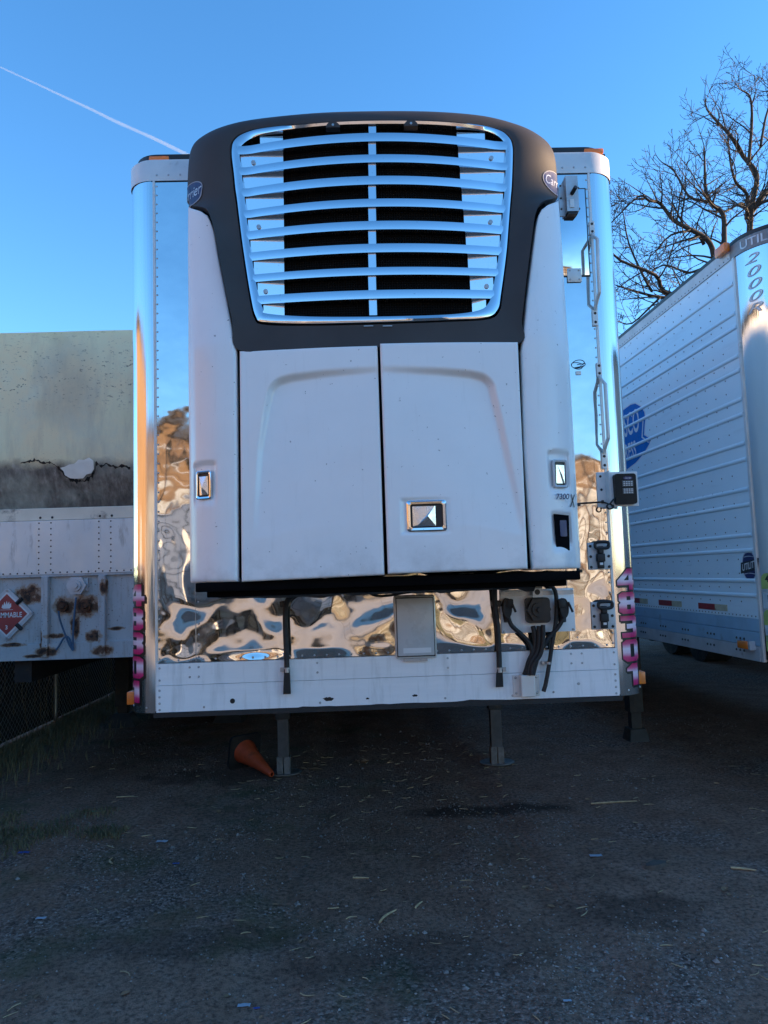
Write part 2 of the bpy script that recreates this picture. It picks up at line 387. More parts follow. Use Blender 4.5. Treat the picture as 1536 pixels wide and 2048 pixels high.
def building(name, label, x0, x1, y0, y1, h, wall, facing, n, wz=(1.0, 2.4), loc=(0, 0, 0), rot=0.0):
    t = thing(name, label, 'building', loc, rot, world=False)
    obj('wall', MB().box(x0, x1, y0, y1, -.05, h), wall, t)
    obj('roof', MB().box(x0-.4, x1+.4, y0-.4, y1+.4, h+.002, h+.35), M['roof_dark'], t)
    if facing == '+y':
        for i in range(int((x1-x0)/3)+1): obj('pilaster', MB().box(x0+3*i-.12, x0+3*i+.12, y1-.01, y1+.16, 0, h-.01), M['pilaster'], t)
        obj('wall_panel', MB().box(x0, x1, y1-.01, y1+.05, 0, h*.70), M['green_siding'], t)
        for i in range(15): obj('siding_batten', MB().box(x0, x1, y1+.04, y1+.09, .3+i*h/16, .3+i*h/16+.10), M['pilaster'] if i % 2 else M['van_white'], t)
    for i in range(n):
        f = (i+.5)/n; big = i % 3 == 1; hh = (0, 4.2) if big else wz; ww = 1.9 if big else .8
        if facing == '+y': bx = (x0+(x1-x0)*f-ww, x0+(x1-x0)*f+ww, y1-.02, y1+.05)
        elif facing == '+x': bx = (x1-.02, x1+.05, y0+(y1-y0)*f-ww, y0+(y1-y0)*f+ww)
        else: bx = (x0-.05, x0+.02, y0+(y1-y0)*f-ww, y0+(y1-y0)*f+ww)
        obj('door' if big else 'window', MB().box(*bx, hh[0], hh[1]), M['grey_wall'] if big else M['glass_dark'], t)
    return t
building('warehouse', 'long tan warehouse across the yard, mirrored in the polished trailer skin', -24, 22, -10, 0, 8.2, M['tan_wall'], '+y', 14, loc=(0, -31, 0), rot=math.radians(-24))
building('workshop', 'tall tan workshop at the yard edge catching the low sun', -34, -24, -24, 6, 11.0, M['tan_wall'], '+x', 7)
building('shade_shed', 'unseen grey steel shed added to cast its shadow over the yard', 24, 36, -7.5, 22, 9.18, M['grey_wall'], '-x', 9)  # unseen sun blocker, sized and placed to set the shadow line
def yard_van(label, x, y, wall):
    t = thing('parked_trailer', label, 'trailer', (x, y, 0), group='trailers parked across the yard')
    obj('body', MB().box(x-1.28, x+1.28, y-11, y, 1.15, 4.05, .06), wall, t)
    for z in (1.5, 2.1, 2.7, 3.3, 3.9): obj('rub_rail', MB().box(x-1.29, x+1.29, y-10.9, y+.02, z-.035, z+.035), M['steel_dark'] if int(z*10) % 2 else M['alu_cap'], t)
    obj('door_seam', MB().box(x-.02, x+.02, y+.021, y+.03, 1.2, 4.0), M['black'], t)
    obj('bumper', MB().box(x-1.2, x+1.2, y-.1, y+.03, .5, .62).box(x-.6, x-.5, y-.08, y, .6, 1.16).box(x+.5, x+.6, y-.08, y, .6, 1.16), M['steel_dark'], t)
    for sx in (-1, 1):
        for yy in (-1.6, -2.9): obj('wheel', MB().cyl((x+sx*.75, y+yy, .5), (x+sx*1.25, y+yy, .5), .5, n=18), M['tyre'], t, 40)
yard_van('white van trailer parked facing away across the yard', -6.2, -19.0, M['van_white'])
yard_van('silver van trailer parked across the yard', -1.8, -20.5, M['brick_red'])
yard_van('sand yellow van trailer parked across the yard', 3.2, -19.8, M['green_paint'])
yard_van('unseen grey van trailer added to shade the ground under the right trailer', 7.4, 13.0, M['grey_wall'])  # unseen trailer added to cut sky light under its neighbour
bw = thing('shade_wall', 'unseen dark timber wall added to block light from behind the trailers', 'wall', (10, 22, 0))  # unseen wall added to darken the low background under the trailers
for i in range(24): obj('wall_panel', MB().box(-8+1.6*i, -8+1.6*i+1.57, 22, 22.06, 0, 2.3), M['pilaster'], bw)

M['concrete'] = simple('dusty_concrete', (.44,.40,.33), .9, 0, .15, .4, .1, dirt=((.26,.22,.17), .55, .3))
slab = MB()
for i in range(9):
    for j in range(6): slab.box(-25+5.2*i, -25+5.2*i+5.17, -40+5.2*j, -40+5.2*j+5.17, -.1, .045)
ap = struct(obj('reflection_slab', slab, M['concrete']))  # unseen slab added to give the polished skin paler reflections

# ------------------------------------------------------------------ contrail
a = at(-40, 115, Y=9000); b = at(900, 555, Y=9000)
cm = MB(); pts = []; rr = []
for i in range(50):
    f = i/49; p = a.lerp(b, f); p += Vector((0, 0, 10*noise.noise((f*12, 1, 2)))); pts.append(p); rr.append(11 + 17*min(1.2, 2*f) + 6*noise.noise((f*28, 4, 4)))
cm.tube(pts, rr, 10)
k = NB('ice_cloud'); k.t.nodes.remove(k.b)
vp = k.n('ShaderNodeVolumePrincipled', {'Color': (1, 1, 1, 1), 'Density': .0055, 'Anisotropy': .0})
k.t.links.new(vp.outputs[0], k.t.nodes['Material Output'].inputs['Volume'])
tag(obj('contrail', cm, k.m, smooth=60), 'thin white aircraft contrail slanting across the blue sky', 'contrail')

# ================================================================== REEFER TRAILER IN THE CENTRE
HW, SX, RC, LEN = 1.318, 1.18, .138, 14.6
ZB, ZS, ZC, ZT = 1.20, 1.445, 3.98, 4.11
T = thing('reefer_trailer', 'polished stainless reefer trailer with pink number 48301 on its front corners', 'trailer', (0, 0, 0))
def corner(sx, s, out_=0.0):
    """point on the rounded vertical corner, s = arc length from the seam"""
    ph = s/RC; return sx*(SX + (RC+out_)*math.sin(ph)), RC - (RC+out_)*math.cos(ph)
# front skin: real dents and oil-canning between the fixings
def skin(x, z):
    wx_ = .11*noise.noise((x*3.1, z*3.1, 11.0)) + .035*noise.noise((x*8, z*8, 12.0)); wz_ = .11*noise.noise((x*3.1, z*3.1, 21.0)) + .035*noise.noise((x*8, z*8, 22.0)); xo, zo = x, z; x += wx_; z += wz_
    lo = sstep(3.2, 2.3, z)
    d = .0016*noise.noise((x*1.5, z*1.1, 4.2)) + lo*(.0058*noise.noise((x*2.3, z*1.9, 9.0)) + .0026*noise.noise((x*5.2, z*4.0, 2.0)) + .0005*noise.noise((x*10, z*9, 7.0)))
    d += sstep(1.95, 1.6, z)*(.0135*noise.noise((x*2.9, z*4.4, 5.5)) + .0030*noise.noise((x*6.5, z*6.5, 3.3)) + .0004*noise.noise((x*14, z*14, 1.5)))
    return d*sstep(0, .06, min(SX-.028-abs(xo)+.02, zo-ZS+.01, ZC-zo+.02))
nx, nz_ = 330, 360
rows = [[(-SX + 2*SX*i/nx, skin(-SX + 2*SX*i/nx, ZS+(ZC-ZS)*j/nz_), ZS+(ZC-ZS)*j/nz_) for i in range(nx+1)] for j in range(nz_+1)]
front = obj('front_skin', MB().grid(rows), M['stainless'], T, 60)
for sx in (-1, 1):
    prof = [corner(sx, RC*math.pi/2*i/20) for i in range(21)]
    prof = [(sx*(SX-.012), -.003), (sx*(SX+.0), -.003)] + [(x, y-.003*(1-i/20)) for i, (x, y) in enumerate(prof)][1:] + [(sx*HW, .16)]
    zz = [ZB + (ZC-ZB)*j/24 for j in range(25)]
    obj('corner_post', MB().grid([[(x, y, z) for x, y in prof] for z in zz]), M['corner'], T, 50)
    # side walls and rear
    obj('side_wall', MB().box(min(sx*HW, sx*(HW-.05)), max(sx*HW, sx*(HW-.05)), .161, LEN, ZB+.03, ZC), M['whitesheet'], T)
    obj('seam_strip', MB().box(min(sx*(SX-.02), sx*(SX-.008)), max(sx*(SX-.02), sx*(SX-.008)), -.006, -.0005, ZB+.01, ZC-.003), M['alu_cap'], T)
obj('rear_wall', MB().box(-HW+.05, HW-.05, LEN-.05, LEN-.001, ZB+.03, ZC), M['whitesheet'], T)
# nose cap: band that wraps round both corners, and the roof behind it
def band(z0, z1, off, inset=0.0):
    pl = []
    for i in range(13): x, y = corner(-1, RC*math.pi/2*(1-i/12), off); pl.append((x, y))
    for i in range(13): x, y = corner(1, RC*math.pi/2*i/12, off); pl.append((x, y))
    pl = [(-HW-off, 1.0)] + pl + [(HW+off, 1.0)]
    rws = [[(x, y, z0) for x, y in pl], [(x, y, z1-.012) for x, y in pl], [(x*(1-.006), y+.008, z1) for x, y in pl], [(x*.93, y+.10, z1+inset) for x, y in pl]]
    return MB().grid(rws)
obj('nose_cap', band(ZC-.002, ZT-.01, .006, .004), M['alu_cap'], T, 40)
pl = [(-HW+.02, LEN)] + [(corner(-1, RC*math.pi/2*(1-i/8))[0]*.985, corner(-1, RC*math.pi/2*(1-i/8))[1]+.03) for i in range(9)] + [(corner(1, RC*math.pi/2*i/8)[0]*.985, corner(1, RC*math.pi/2*i/8)[1]+.03) for i in range(9)] + [(HW-.02, LEN)]
obj('roof', MB().prism(pl, lambda u, v, d: (u, v, ZT-.012+d), .048), M['black'], T)
obj('cap_seam', MB().box(-SX, SX, -.0045, -.001, ZC-.006, ZC-.002), M['black'], T)
# lower rail: two extruded aluminium bands and the torn rubber under-lip
obj('upper_rail', MB().box(-SX+.014, SX-.014, -.010, .03, 1.335, ZS-.004), M['alu'], T)
obj('lower_rail', MB().box(-SX+.014, SX-.014, -.013, .03, ZB+.003, 1.333), M['alu'], T)
lip = MB(); n = 70; top = []; bot = []
for i in range(n+1):
    x = -SX + 2*SX*i/n
    top.append(max(0, noise.noise((x*3.1, 2, 2)))*.020 + max(0, noise.noise((x*11, 4, 2)))*.008 - .002 if -.45 < x < .6 else -.004)
lip.grid([[(-SX+2*SX*i/n, -.0165, ZB-.022) for i in range(n+1)], [(-SX+2*SX*i/n, -.0165, ZB+.004+top[i]) for i in range(n+1)], [(-SX+2*SX*i/n, -.0125, ZB+.005+top[i]) for i in range(n+1)]])
lip.box(-SX+.02, SX-.02, -.012, .35, ZB-.020, ZB+.001)
obj('under_lip', lip, M['rubber'], T)
# scuffs where paint has come off the lip
sc = MB()
for px, py, w_, h_ in ((657, 1398, .034, .014), (830, 1391, .02, .008), (735, 1397, .012, .006)):
    c = at(px, py, Y=-.0135); lp = [(c.x + w_*math.cos(a_)*(.7+.5*noise.noise((a_*2, px, 1))), c.z + h_*math.sin(a_)*(.7+.5*noise.noise((a_*2, px, 6)))) for a_ in [i*math.pi/9 for i in range(18)]]
    sc.add([(u, -.0142, v) for u, v in lp], [tuple(range(18))])
obj('scuff', sc, M['black'], T, kind='stuff')
# rivets
rv = MB()
def rline(p0, p1, n, r=.0055, nrm=(0, -1, 0)):
    p0, p1 = Vector(p0), Vector(p1)
    for i in range(n): rv.dome(p0.lerp(p1, i/max(1, n-1)), nrm, r)
rline((-SX+.028, 0, ZC-.03), (-SX+.028, 0, ZS+.02), 51); rline((SX-.028, 0, ZC-.04), (SX-.028, 0, ZS+.02), 49)
rline((-SX+.03, -.006, ZC+.03), (SX-.03, -.006, ZC+.03), 38, .006)
rline((-SX+.06, 0, ZS+.012), (SX-.06, 0, ZS+.012), 37, .0062)
for x in (-1.0, -.955, -.36, .30, .93, .985): rline((x, -.010, 1.42), (x, -.010, 1.372), 2, .006)
for x in (-1.15, 1.15): rline((x, -.011, 1.42), (x, -.011, 1.36), 2, .006); rline((x, -.013, 1.31), (x, -.013, 1.215), 4, .0065)
for x in (-.93, -.35, .28, .62, .83): rv.dome((x, -.013, 1.222+.01*(x > .8)), (0, -1, 0), .006)
rv.dome((.96, -.013, 1.27), (0, -1, 0), .008)
rline((-.955, 0, 1.80), (-.955, 0, 1.47), 7, .006); rline((.19, 0, 1.78), (.19, 0, 1.52), 3, .008); rline((.97, 0, 1.50), (.97, 0, 1.47), 1)
for sx in (-1, 1):
    for s in (.04, .17):
        x, y = corner(sx, s); rv.dome((x, y, ZB+.025), (math.sin(s/RC)*sx, -math.cos(s/RC), 0), .007)
obj('rivets', rv, M['galv'], T, 40, kind='stuff')
dr = at(465, 1402, Y=-.0135)
obj('drain_hole', MB().cyl((dr.x, -.0145, dr.z), (dr.x, .0, dr.z), .0125), M['black'], T)
# vertical lap joints in the skin
for x in (-.97, .93, .19): obj('lap_joint', MB().box(x-.001, x+.0012, -.0028, .004, ZS+.003, 1.82 if x == .19 else 2.9), M['galv'], T)

# pink block numerals, stacked down both corners
GLY = {'4': [[(.52,1),(.92,1),(.92,.46),(1.06,.46),(1.06,.23),(.92,.23),(.92,0),(.60,0),(.60,.23),(0,.23),(0,.45)], [(.60,.74),(.60,.46),(.31,.46)]],
 '8': [[(.16,1),(.84,1),(1,.89),(1,.62),(.92,.53),(1,.44),(1,.11),(.84,0),(.16,0),(0,.11),(0,.44),(.08,.53),(0,.62),(0,.89)], [(.38,.63),(.62,.63),(.62,.81),(.38,.81)], [(.38,.2),(.62,.2),(.62,.42),(.38,.42)]],
 '3': [[(0,1),(.84,1),(1,.89),(1,.62),(.93,.52),(1,.42),(1,.11),(.84,0),(.04,0),(.04,.22),(.64,.22),(.64,.41),(.28,.41),(.28,.63),(.64,.63),(.64,.78),(0,.78)]],
 '0': [[(.18,1),(.82,1),(1,.87),(1,.13),(.82,0),(.18,0),(0,.13),(0,.87)], [(.38,.2),(.62,.2),(.62,.8),(.38,.8)]],
 '1': [[(.40,1),(.80,1),(.80,0),(.42,0),(.42,.66),(.12,.66),(.12,.78)]]}
SL = [i/7 for i in range(-1, 9)]
for sx, s0, s1 in ((1, .010, .140), (-1, .19, .044)):
    for i, ch in enumerate('48301'):
        zt, zb = 1.842 - i*.1212, 1.842 - i*.1212 - .110
        tl = (.012 if sx > 0 else 0)*(i/4)
        def fmap(e, dx=0, dz=0):
            return lambda u, v: (*corner(sx, s0 + tl + (s1-s0)*(u+dx)*.92, e), zb + (zt-zb)*(v+dz))
        ol = [grow(lp, .055, hole=j > 0) for j, lp in enumerate(GLY[ch])]
        d = decal('digit', fill2d(GLY[ch], SL), fmap(.0042), M['pink'], T, label='pink and white block digit %s' % ch)
        decal('digit_outline', fill2d([grow(GLY[ch][0], .06)], SL), fmap(.0034), M['black_print'], d)
        decal('digit_shadow', fill2d([grow(GLY[ch][0], .05)], SL), fmap(.0037, .06, -.06) if False else fmap(.0029, .05, -.07), M['black_print'], d)

# marker lights
def marker(parent, x, y, z, w_=.05, d=.04, h=.025, side=False):
    o = obj('marker_light', MB().box(x-w_, x+w_, y-d, y+d, z-h, z+h, .008), M['amber'], parent, 40)
    obj('light_base', MB().box(x-w_-.012, x+w_+.012, y-d*.3, y+d+.01, z-h-.008, z-h*.6), M['black'], o); return o
for px, py in ((322, 308), (1182, 295)):
    p = at(px, py, Y=.07); marker(T, p.x, .055, ZT+.012, .055, .03, .015)
for sx, z in ((-1, 1.245), (1, 1.255)):
    obj('marker_light', MB().box(sx*HW+(.0 if sx > 0 else -.056), sx*HW+(.056 if sx > 0 else 0), .17, .25, z-.030, z+.036, .006), M['amber'], T, 40)

# front fittings, read off the front plane
def F(px, py, Y=-.004): return at(px, py, Y=Y)
def plate(name, x0, x1, z0, z1, y0, y1, mat, parent, b=.002): return obj(name, MB().box(x0, x1, y0, y1, z0, z1, b), mat, parent, 30)
def bolts(parent, pts, y, r=.007, mat='black'):
    b = MB()
    for x, z in pts: b.dome((x, y, z), (0, -1, 0), r, r*.8, 8)
    return obj('bolts', b, M[mat], parent, 40, kind='stuff')
# access hatch with latch bracket and hinge
h0, h1 = F(1116, 552), F(1169, 378)
hatch = plate('hatch', h0.x-.2, h1.x, h0.z, h1.z, -.006, -.001, M['stainless'], T, .0025)
obj('hatch_gasket', MB().box(h0.x-.2, h1.x+.006, -.0032, -.0005, h0.z-.006, h1.z+.006), M['black'], hatch)
p0, p1 = F(1133, 425, -.03), F(1153, 354, -.03)
lat = obj('latch_bracket', MB().box(p0.x, p1.x, -.045, -.040, p0.z, p1.z).box(p0.x, p0.x+.005, -.040, -.005, p0.z, p1.z).box(p1.x-.005, p1.x, -.040, -.005, p0.z, p1.z).box(p0.x-.03, p0.x, -.010, -.005, p0.z-.01, p1.z-.04), M['galv'], T)
c_ = F(1144, 387, -.045)
obj('latch_knob', MB().cyl((c_.x, -.045, c_.z), (c_.x+.010, -.085, c_.z+.014), .011), M['black'], lat, 40)
c_ = F(1144, 407, -.046); obj('latch_plate', MB().box(c_.x-.011, c_.x+.011, -.050, -.0455, c_.z-.022, c_.z+.022), M['alu_cap'], lat)
obj('latch_body', MB().box(p0.x+.006, p1.x-.006, -.039, -.006, p0.z-.012, p0.z+.05), M['black'], lat)
bolts(lat, [(p0.x-.02, p0.z+.03), (p0.x-.02, p0.z+.09), (p0.x-.02, p0.z+.16), (p1.x+.012, p1.z-.05), (p1.x+.012, p0.z+.03)], -.010, .006)
q0, q1 = F(1135, 565), F(1162, 537)
hg = plate('hinge', q0.x, q1.x, q0.z, q1.z, -.010, -.0055, M['alu_cap'], T); bolts(hg, [(q0.x+.014, q0.z+.014), (q1.x-.014, q0.z+.014), (q0.x+.014, q1.z-.012), (q1.x-.014, q1.z-.012)], -.010, .006, 'galv')
# grab rails
for (tx, ty), (bx, by) in (((1183, 443), (1190.5, 652)), ((1197, 726), (1209, 938))):
    a, b = F(tx, ty), F(bx, by)
    a2, b2 = a.lerp(b, .13), a.lerp(b, .85); a3, b3 = a.lerp(b, .24), a.lerp(b, .74)
    path = [a2 + Vector((0, -.012, 0)), a2.lerp(a3, .3) + Vector((0, -.02, 0)), a3 + Vector((0, -.085, 0)), b3 + Vector((0, -.085, 0)), b3.lerp(b2, .7) + Vector((0, -.02, 0)), b2 + Vector((0, -.012, 0))]
    g = obj('grab_rail', MB().tube(path, .0095, 10), M['alu_cap'], T, 50)
    for e0, e1 in ((a, a2), (b2, b)):
        fl = obj('flange', MB().box(min(e0.x, e1.x)-.013, max(e0.x, e1.x)+.013, -.012, -.001, min(e0.z, e1.z), max(e0.z, e1.z), .002), M['alu_cap'], g)
        m_ = e0.lerp(e1, .5); dz = (e0.z-e1.z)*.28
        bb = MB(); bb.dome((m_.x, -.012, m_.z+dz), (0, -1, 0), .008); bb.dome((m_.x, -.012, m_.z-dz), (0, -1, 0), .008); obj('bolts', bb, M['black'], g, kind='stuff')
# wire loop on its tab
c_ = F(1156, 731); lp = [(c_.x+.034*math.cos(t), -.012-.012*math.sin(t*1.3), c_.z+.020*math.sin(t)+.004) for t in [i*.33 for i in range(20)]] + [(c_.x-.012, -.03, c_.z-.003), (c_.x+.018, -.03, c_.z-.001), (c_.x+.026, -.02, c_.z+.008)]
lw = obj('wire_loop', MB().tube(lp, .0022, 5), M['black'], T, 60); c_ = F(1157, 746)
obj('loop_tab', MB().box(c_.x-.013, c_.x+.013, -.008, -.001, c_.z-.009, c_.z+.009), M['alu_cap'], lw)
# keypad controller on a bracket hung off the corner
k0, k1 = F(1199, 1014, -.03), F(1214, 943, -.03); e0, e1 = F(1214, 1014, -.06), F(1273, 943, -.06)
kp = obj('keypad_bracket', MB().box(k0.x, k1.x, -.010, -.003, k0.z, k1.z, .002).box(k1.x-.004, k1.x, -.066, -.009, k0.z, k1.z).box(k1.x-.003, e1.x, -.068, -.060, e0.z, e1.z, .002), M['whitesheet'], T)
bolts(kp, [(k0.x+.02, k1.z-.022), (k0.x+.022, (k0.z+k1.z)/2), (k0.x+.025, k0.z+.03)], -.011, .007)
g0, g1 = F(1231, 1009, -.09), F(1270, 947, -.09)
kb = obj('keypad', MB().prism(rrect(g0.x, g1.x, g0.z, g1.z, .013), lambda u, v, d: (u + (.05*(g1.z-v) if u < (g0.x+g1.x)/2 else 0)*.12, -.068-d, v), .032), M['keypad'], T)
cx = (g0.x+g1.x)/2+.008
decal('logo_oval', fill2d([ellipse(.024, .009)]), lambda u, v: (cx+u+.004, -.1012, g1.z-.023+v), M['navy'], kb)
decal('logo_lettering', text2d('Carrier', .011, shear=.3), lambda u, v: (cx+u+.004, -.1018, g1.z-.023+v), M['silver_print'], kb)
for zc in (.052, .090):
    obj('key_field', MB().box(cx-.026, cx+.030, -.1035, -.0995, g1.z-zc-.014, g1.z-zc+.016), M['steel_grey'], kb)
    kk = MB()
    for i in range(4):
        for j in range(3): kk.box(cx-.0205+i*.0125, cx-.0125+i*.0125, -.1055, -.103, g1.z-zc-.011+j*.009, g1.z-zc-.006+j*.009)
    obj('keys', kk, M['frost'], kb, kind='stuff')
# cable from the unit to the keypad
pth = [F(1132, 1022, -.12), F(1150, 1013, -.03), F(1160, 1007, -.012), F(1185, 1005, -.014), F(1203, 1004, -.016), F(1212, 1006, -.03), F(1219, 1008, -.075), F(1226, 1000, -.085), F(1234, 995, -.085)]
cb = obj('keypad_cable', MB().tube(catmull(pth, 5, False), .0042, 6), M['rubber'], T, 60)
c_ = F(1218, 1012, -.078); obj('cable_coil', MB().tube([(c_.x+.015*math.cos(t), -.078-.002*t, c_.z-.004+.013*math.sin(t)) for t in [i*.4 for i in range(34)]], .003, 5), M['rubber'], cb, 60)
for px, py in ((1157, 1009), (1204, 1004), (1156, 1102), (1161, 1142), (1149, 1150)):
    c_ = F(px, py); obj('cable_clip', MB().box(c_.x-.006, c_.x+.006, -.018, -.002, c_.z-.008, c_.z+.008), M['black'], cb)
pth = [F(1150, 1085, -.10), F(1153, 1105, -.02), F(1156, 1130, -.012), F(1157, 1142, -.012), F(1150, 1152, -.012), F(1138, 1158, -.05), F(1120, 1158, -.10)]
obj('side_cable', MB().tube(catmull(pth, 5, False), .004, 6), M['rubber'], T, 60)
# two rubber hold-down latches on plates
for cx_, cy_ in ((1199, 1112), (1206, 1231)):
    c_ = F(cx_, cy_)
    pt = plate('latch_plate', c_.x-.060, c_.x+.060, c_.z-.070, c_.z+.070, -.008, -.001, M['plate_grey'], T)
    bolts(pt, [(c_.x+sx*.047, c_.z+dz) for sx in (-1, 1) for dz in (-.056, -.002, .052)], -.008, .008)
    lt = obj('rubber_latch', MB().tube([(c_.x+.006+.036*math.copysign(abs(math.cos(t))**.6, math.cos(t)), -.034, c_.z+.055+.017*math.copysign(abs(math.sin(t))**.6, math.sin(t))) for t in [i*math.pi/10 for i in range(21)]], .0085, 8, False)
       .box(c_.x-.013, c_.x+.013, -.040, -.008, c_.z+.012, c_.z+.050, .004).box(c_.x-.021, c_.x+.021, -.036, -.008, c_.z-.03, c_.z+.012, .005).box(c_.x-.016, c_.x+.016, -.028, -.008, c_.z-.064, c_.z-.028, .003), M['rubber'], T, 40)
    obj('latch_pin', MB().box(c_.x-.008, c_.x+.008, -.0315, -.027, c_.z-.046, c_.z-.034), M['white_print'], lt)
# document holder
d0, d1 = F(791, 1318), F(869, 1189)
dh = obj('document_holder', MB().box(d0.x, d1.x, -.030, -.001, d0.z, d1.z, .014), M['alu_cap'], T, 40)
obj('document_window', MB().box(d0.x+.013, d1.x-.013, -.0345, -.028, d0.z+.016, d1.z-.014, .004), M['frost'], dh, 40)
obj('document_gasket', MB().box(d0.x+.009, d1.x-.009, -.0312, -.027, d0.z+.011, d1.z-.009), M['rubber'], dh)
obj('document_label', MB().box(d0.x+.04, d1.x-.03, -.0352, -.0340, d0.z+.03, d0.z+.055), M['white_print'], dh)
obj('document_hinge', MB().box(d0.x+.04, d1.x-.05, -.028, -.004, d0.z-.012, d0.z+.002), M['galv'], dh)
# electrical and air connector plate
c0, c1 = F(1003, 1267), F(1146, 1176)
cp = plate('connector_plate', c0.x, c1.x, c0.z, c1.z, -.012, -.001, M['alu'], T)
bolts(cp, [(c0.x+.012, c0.z+.010), (c1.x-.012, c0.z+.010), (c1.x-.012, c1.z-.012), (c0.x+.012, c1.z-.012)], -.012, .007, 'galv')
obj('plate_flange', MB().box(c0.x+.002, c1.x-.002, -.0165, -.0125, c1.z-.03, c1.z-.008), M['galv'], cp)
s_ = F(1077, 1219, -.05); hx = lambda r, n, a0=0: [(s_.x + r*math.cos(a0+2*math.pi*i/n), s_.z + r*math.sin(a0+2*math.pi*i/n)) for i in range(n)]
sk = obj('power_socket', MB().prism(rrect(s_.x-.062, s_.x+.062, s_.z-.068, s_.z+.060, .02), lambda u, v, d: (u, -.012-d, v), .03).prism(hx(.062, 6), lambda u, v, d: (u, -.042-d, v), .022).prism(hx(.037, 20), lambda u, v, d: (u, -.064-d, v), .010).prism(hx(.014, 12), lambda u, v, d: (u, -.074-d, v), .012), M['black'], T, 30)
obj('socket_tab', MB().box(s_.x-.027, s_.x+.023, -.058, -.05, s_.z+.062, s_.z+.112).box(s_.x-.027, s_.x+.023, -.058, -.012, s_.z+.108, s_.z+.114), M['galv'], sk)
obj('socket_tab_hole', MB().cyl((s_.x-.003, -.0585, s_.z+.088), (s_.x-.003, -.05, s_.z+.088), .014), M['black'], sk)
for px, py, fl in ((1014, 1216, 1), (1127, 1216, -1)):
    g_ = F(px, py, -.05)
    gl = obj('gladhand', MB().prism(ellipse(.022, .050, 16), lambda u, v, d: (g_.x+u, -.02-d, g_.z+v), .05).tube([(g_.x, -.02, g_.z-.03), (g_.x+fl*.004, -.03, g_.z-.07)], .019, 10).box(g_.x+(-.005 if fl > 0 else -.03), g_.x+(.03 if fl > 0 else .005), -.075, -.04, g_.z+.0, g_.z+.045, .006).tube([(g_.x+.02, -.07, g_.z+.03), (g_.x+.036, -.085, g_.z-.02)], .006, 6), M['rubber'], T, 40)
cv0, cv1 = F(1027, 1393, -.015), F(1078, 1348, -.015); cxx = (cv0.x+cv1.x)/2
cc = obj('cable_cover', MB().box(cv0.x, cv1.x, -.019, -.0135, cv0.z, cv1.z, .002).box(cxx-.034, cxx+.036, -.058, -.017, cv0.z+.002, cv1.z+.002, .004), M['alu_cap'], T)
bolts(cc, [(cv0.x+.014, cv0.z+.016), (cv1.x-.014, cv0.z+.016), (cv0.x+.014, cv1.z-.014), (cv1.x-.014, cv1.z-.014)], -.019, .007, 'galv')
for i, (path, r) in enumerate((
    ([(1066, 1252), (1070, 1275), (1068, 1300), (1058, 1322), (1050, 1350)], .0125), ([(1078, 1252), (1078, 1280), (1074, 1305), (1062, 1325), (1056, 1350)], .0135), ([(1086, 1250), (1086, 1285), (1080, 1310), (1066, 1330), (1063, 1350)], .0115),
    ([(1017, 1236), (1024, 1252), (1042, 1268), (1058, 1285), (1064, 1305), (1058, 1325), (1048, 1350)], .011), ([(1126, 1238), (1116, 1255), (1098, 1275), (1084, 1298), (1074, 1320), (1066, 1350)], .011))):
    pp = [F(x, y, -.040-.012*(i % 3)) for x, y in path]; obj('supply_cable', MB().tube(catmull(pp, 6, False), r, 8), M['rubber'], T, 60)
# defrost drain hoses and the bare hose beside the cables
def hose(name, path, r, end=None):
    o = obj(name, MB().tube(catmull([F(*p) for p in path], 6, False), r, 10), M['rubber'], T, 60)
    return o
for xs_, yend, top_ in ((572, 1388, [(598, 1172, -.16), (590, 1186, -.10), (575, 1202, -.05), (571, 1222, -.035)]), (997, 1374, [(988, 1150, -.12), (989, 1180, -.05), (990, 1210, -.035)])):
    L_ = top_ + [(xs_-1, 1260, -.032), (xs_+1, 1310, -.032), (xs_+2, 1345, -.034)]
    ho = hose('drain_hose', L_, .0135)
    a, b = F(xs_+2, 1338, -.034), F(xs_+2, yend, -.034)
    obj('duckbill', MB().add([(a.x-.013, -.048, a.z), (a.x+.013, -.048, a.z), (a.x+.013, -.02, a.z), (a.x-.013, -.02, a.z), (b.x-.019, -.038, b.z), (b.x+.019, -.038, b.z), (b.x+.019, -.030, b.z), (b.x-.019, -.030, b.z)], [(0,1,2,3),(4,7,6,5),(0,4,5,1),(1,5,6,2),(2,6,7,3),(3,7,4,0)]), M['rubber'], ho)
    obj('hose_clamp', MB().tube([(a.x, -.034, a.z+.008), (a.x, -.034, a.z-.016)], .0165, 12).box(a.x-.035 if xs_ < 700 else a.x+.012, a.x-.012 if xs_ < 700 else a.x+.035, -.024, -.012, a.z-.014, a.z+.006), M['galv'], ho, 40)
    c_ = F(xs_-2, 1208, -.03); obj('hose_bracket', MB().box(c_.x-.026, c_.x+.020, -.042, -.004, c_.z-.014, c_.z+.014, .004), M['black'], ho)
bh = hose('loose_hose', [(1085, 1166, -.12), (1100, 1170, -.07), (1110, 1182, -.05), (1113, 1205, -.045), (1112, 1240, -.045), (1104, 1290, -.042), (1098, 1330, -.04), (1092, 1365, -.04), (1087, 1383, -.04)], .0105)
c_ = F(1097, 1326, -.04); obj('hose_clamp', MB().tube([(c_.x, -.041, c_.z+.006), (c_.x-.001, -.041, c_.z-.006)], .013, 10).box(c_.x-.03, c_.x, -.03, -.012, c_.z-.008, c_.z+.008), M['galv'], bh, 40)
for path in ([(725, 1172, -.14), (745, 1190, -.06), (775, 1192, -.03), (820, 1185, -.02), (880, 1183, -.02), (940, 1178, -.02), (985, 1168, -.06)], [(736, 1178, -.10), (760, 1184, -.03), (830, 1180, -.02), (905, 1178, -.02), (975, 1172, -.03), (1030, 1166, -.05), (1060, 1164, -.1)]):
    hose('harness', path, .0048)

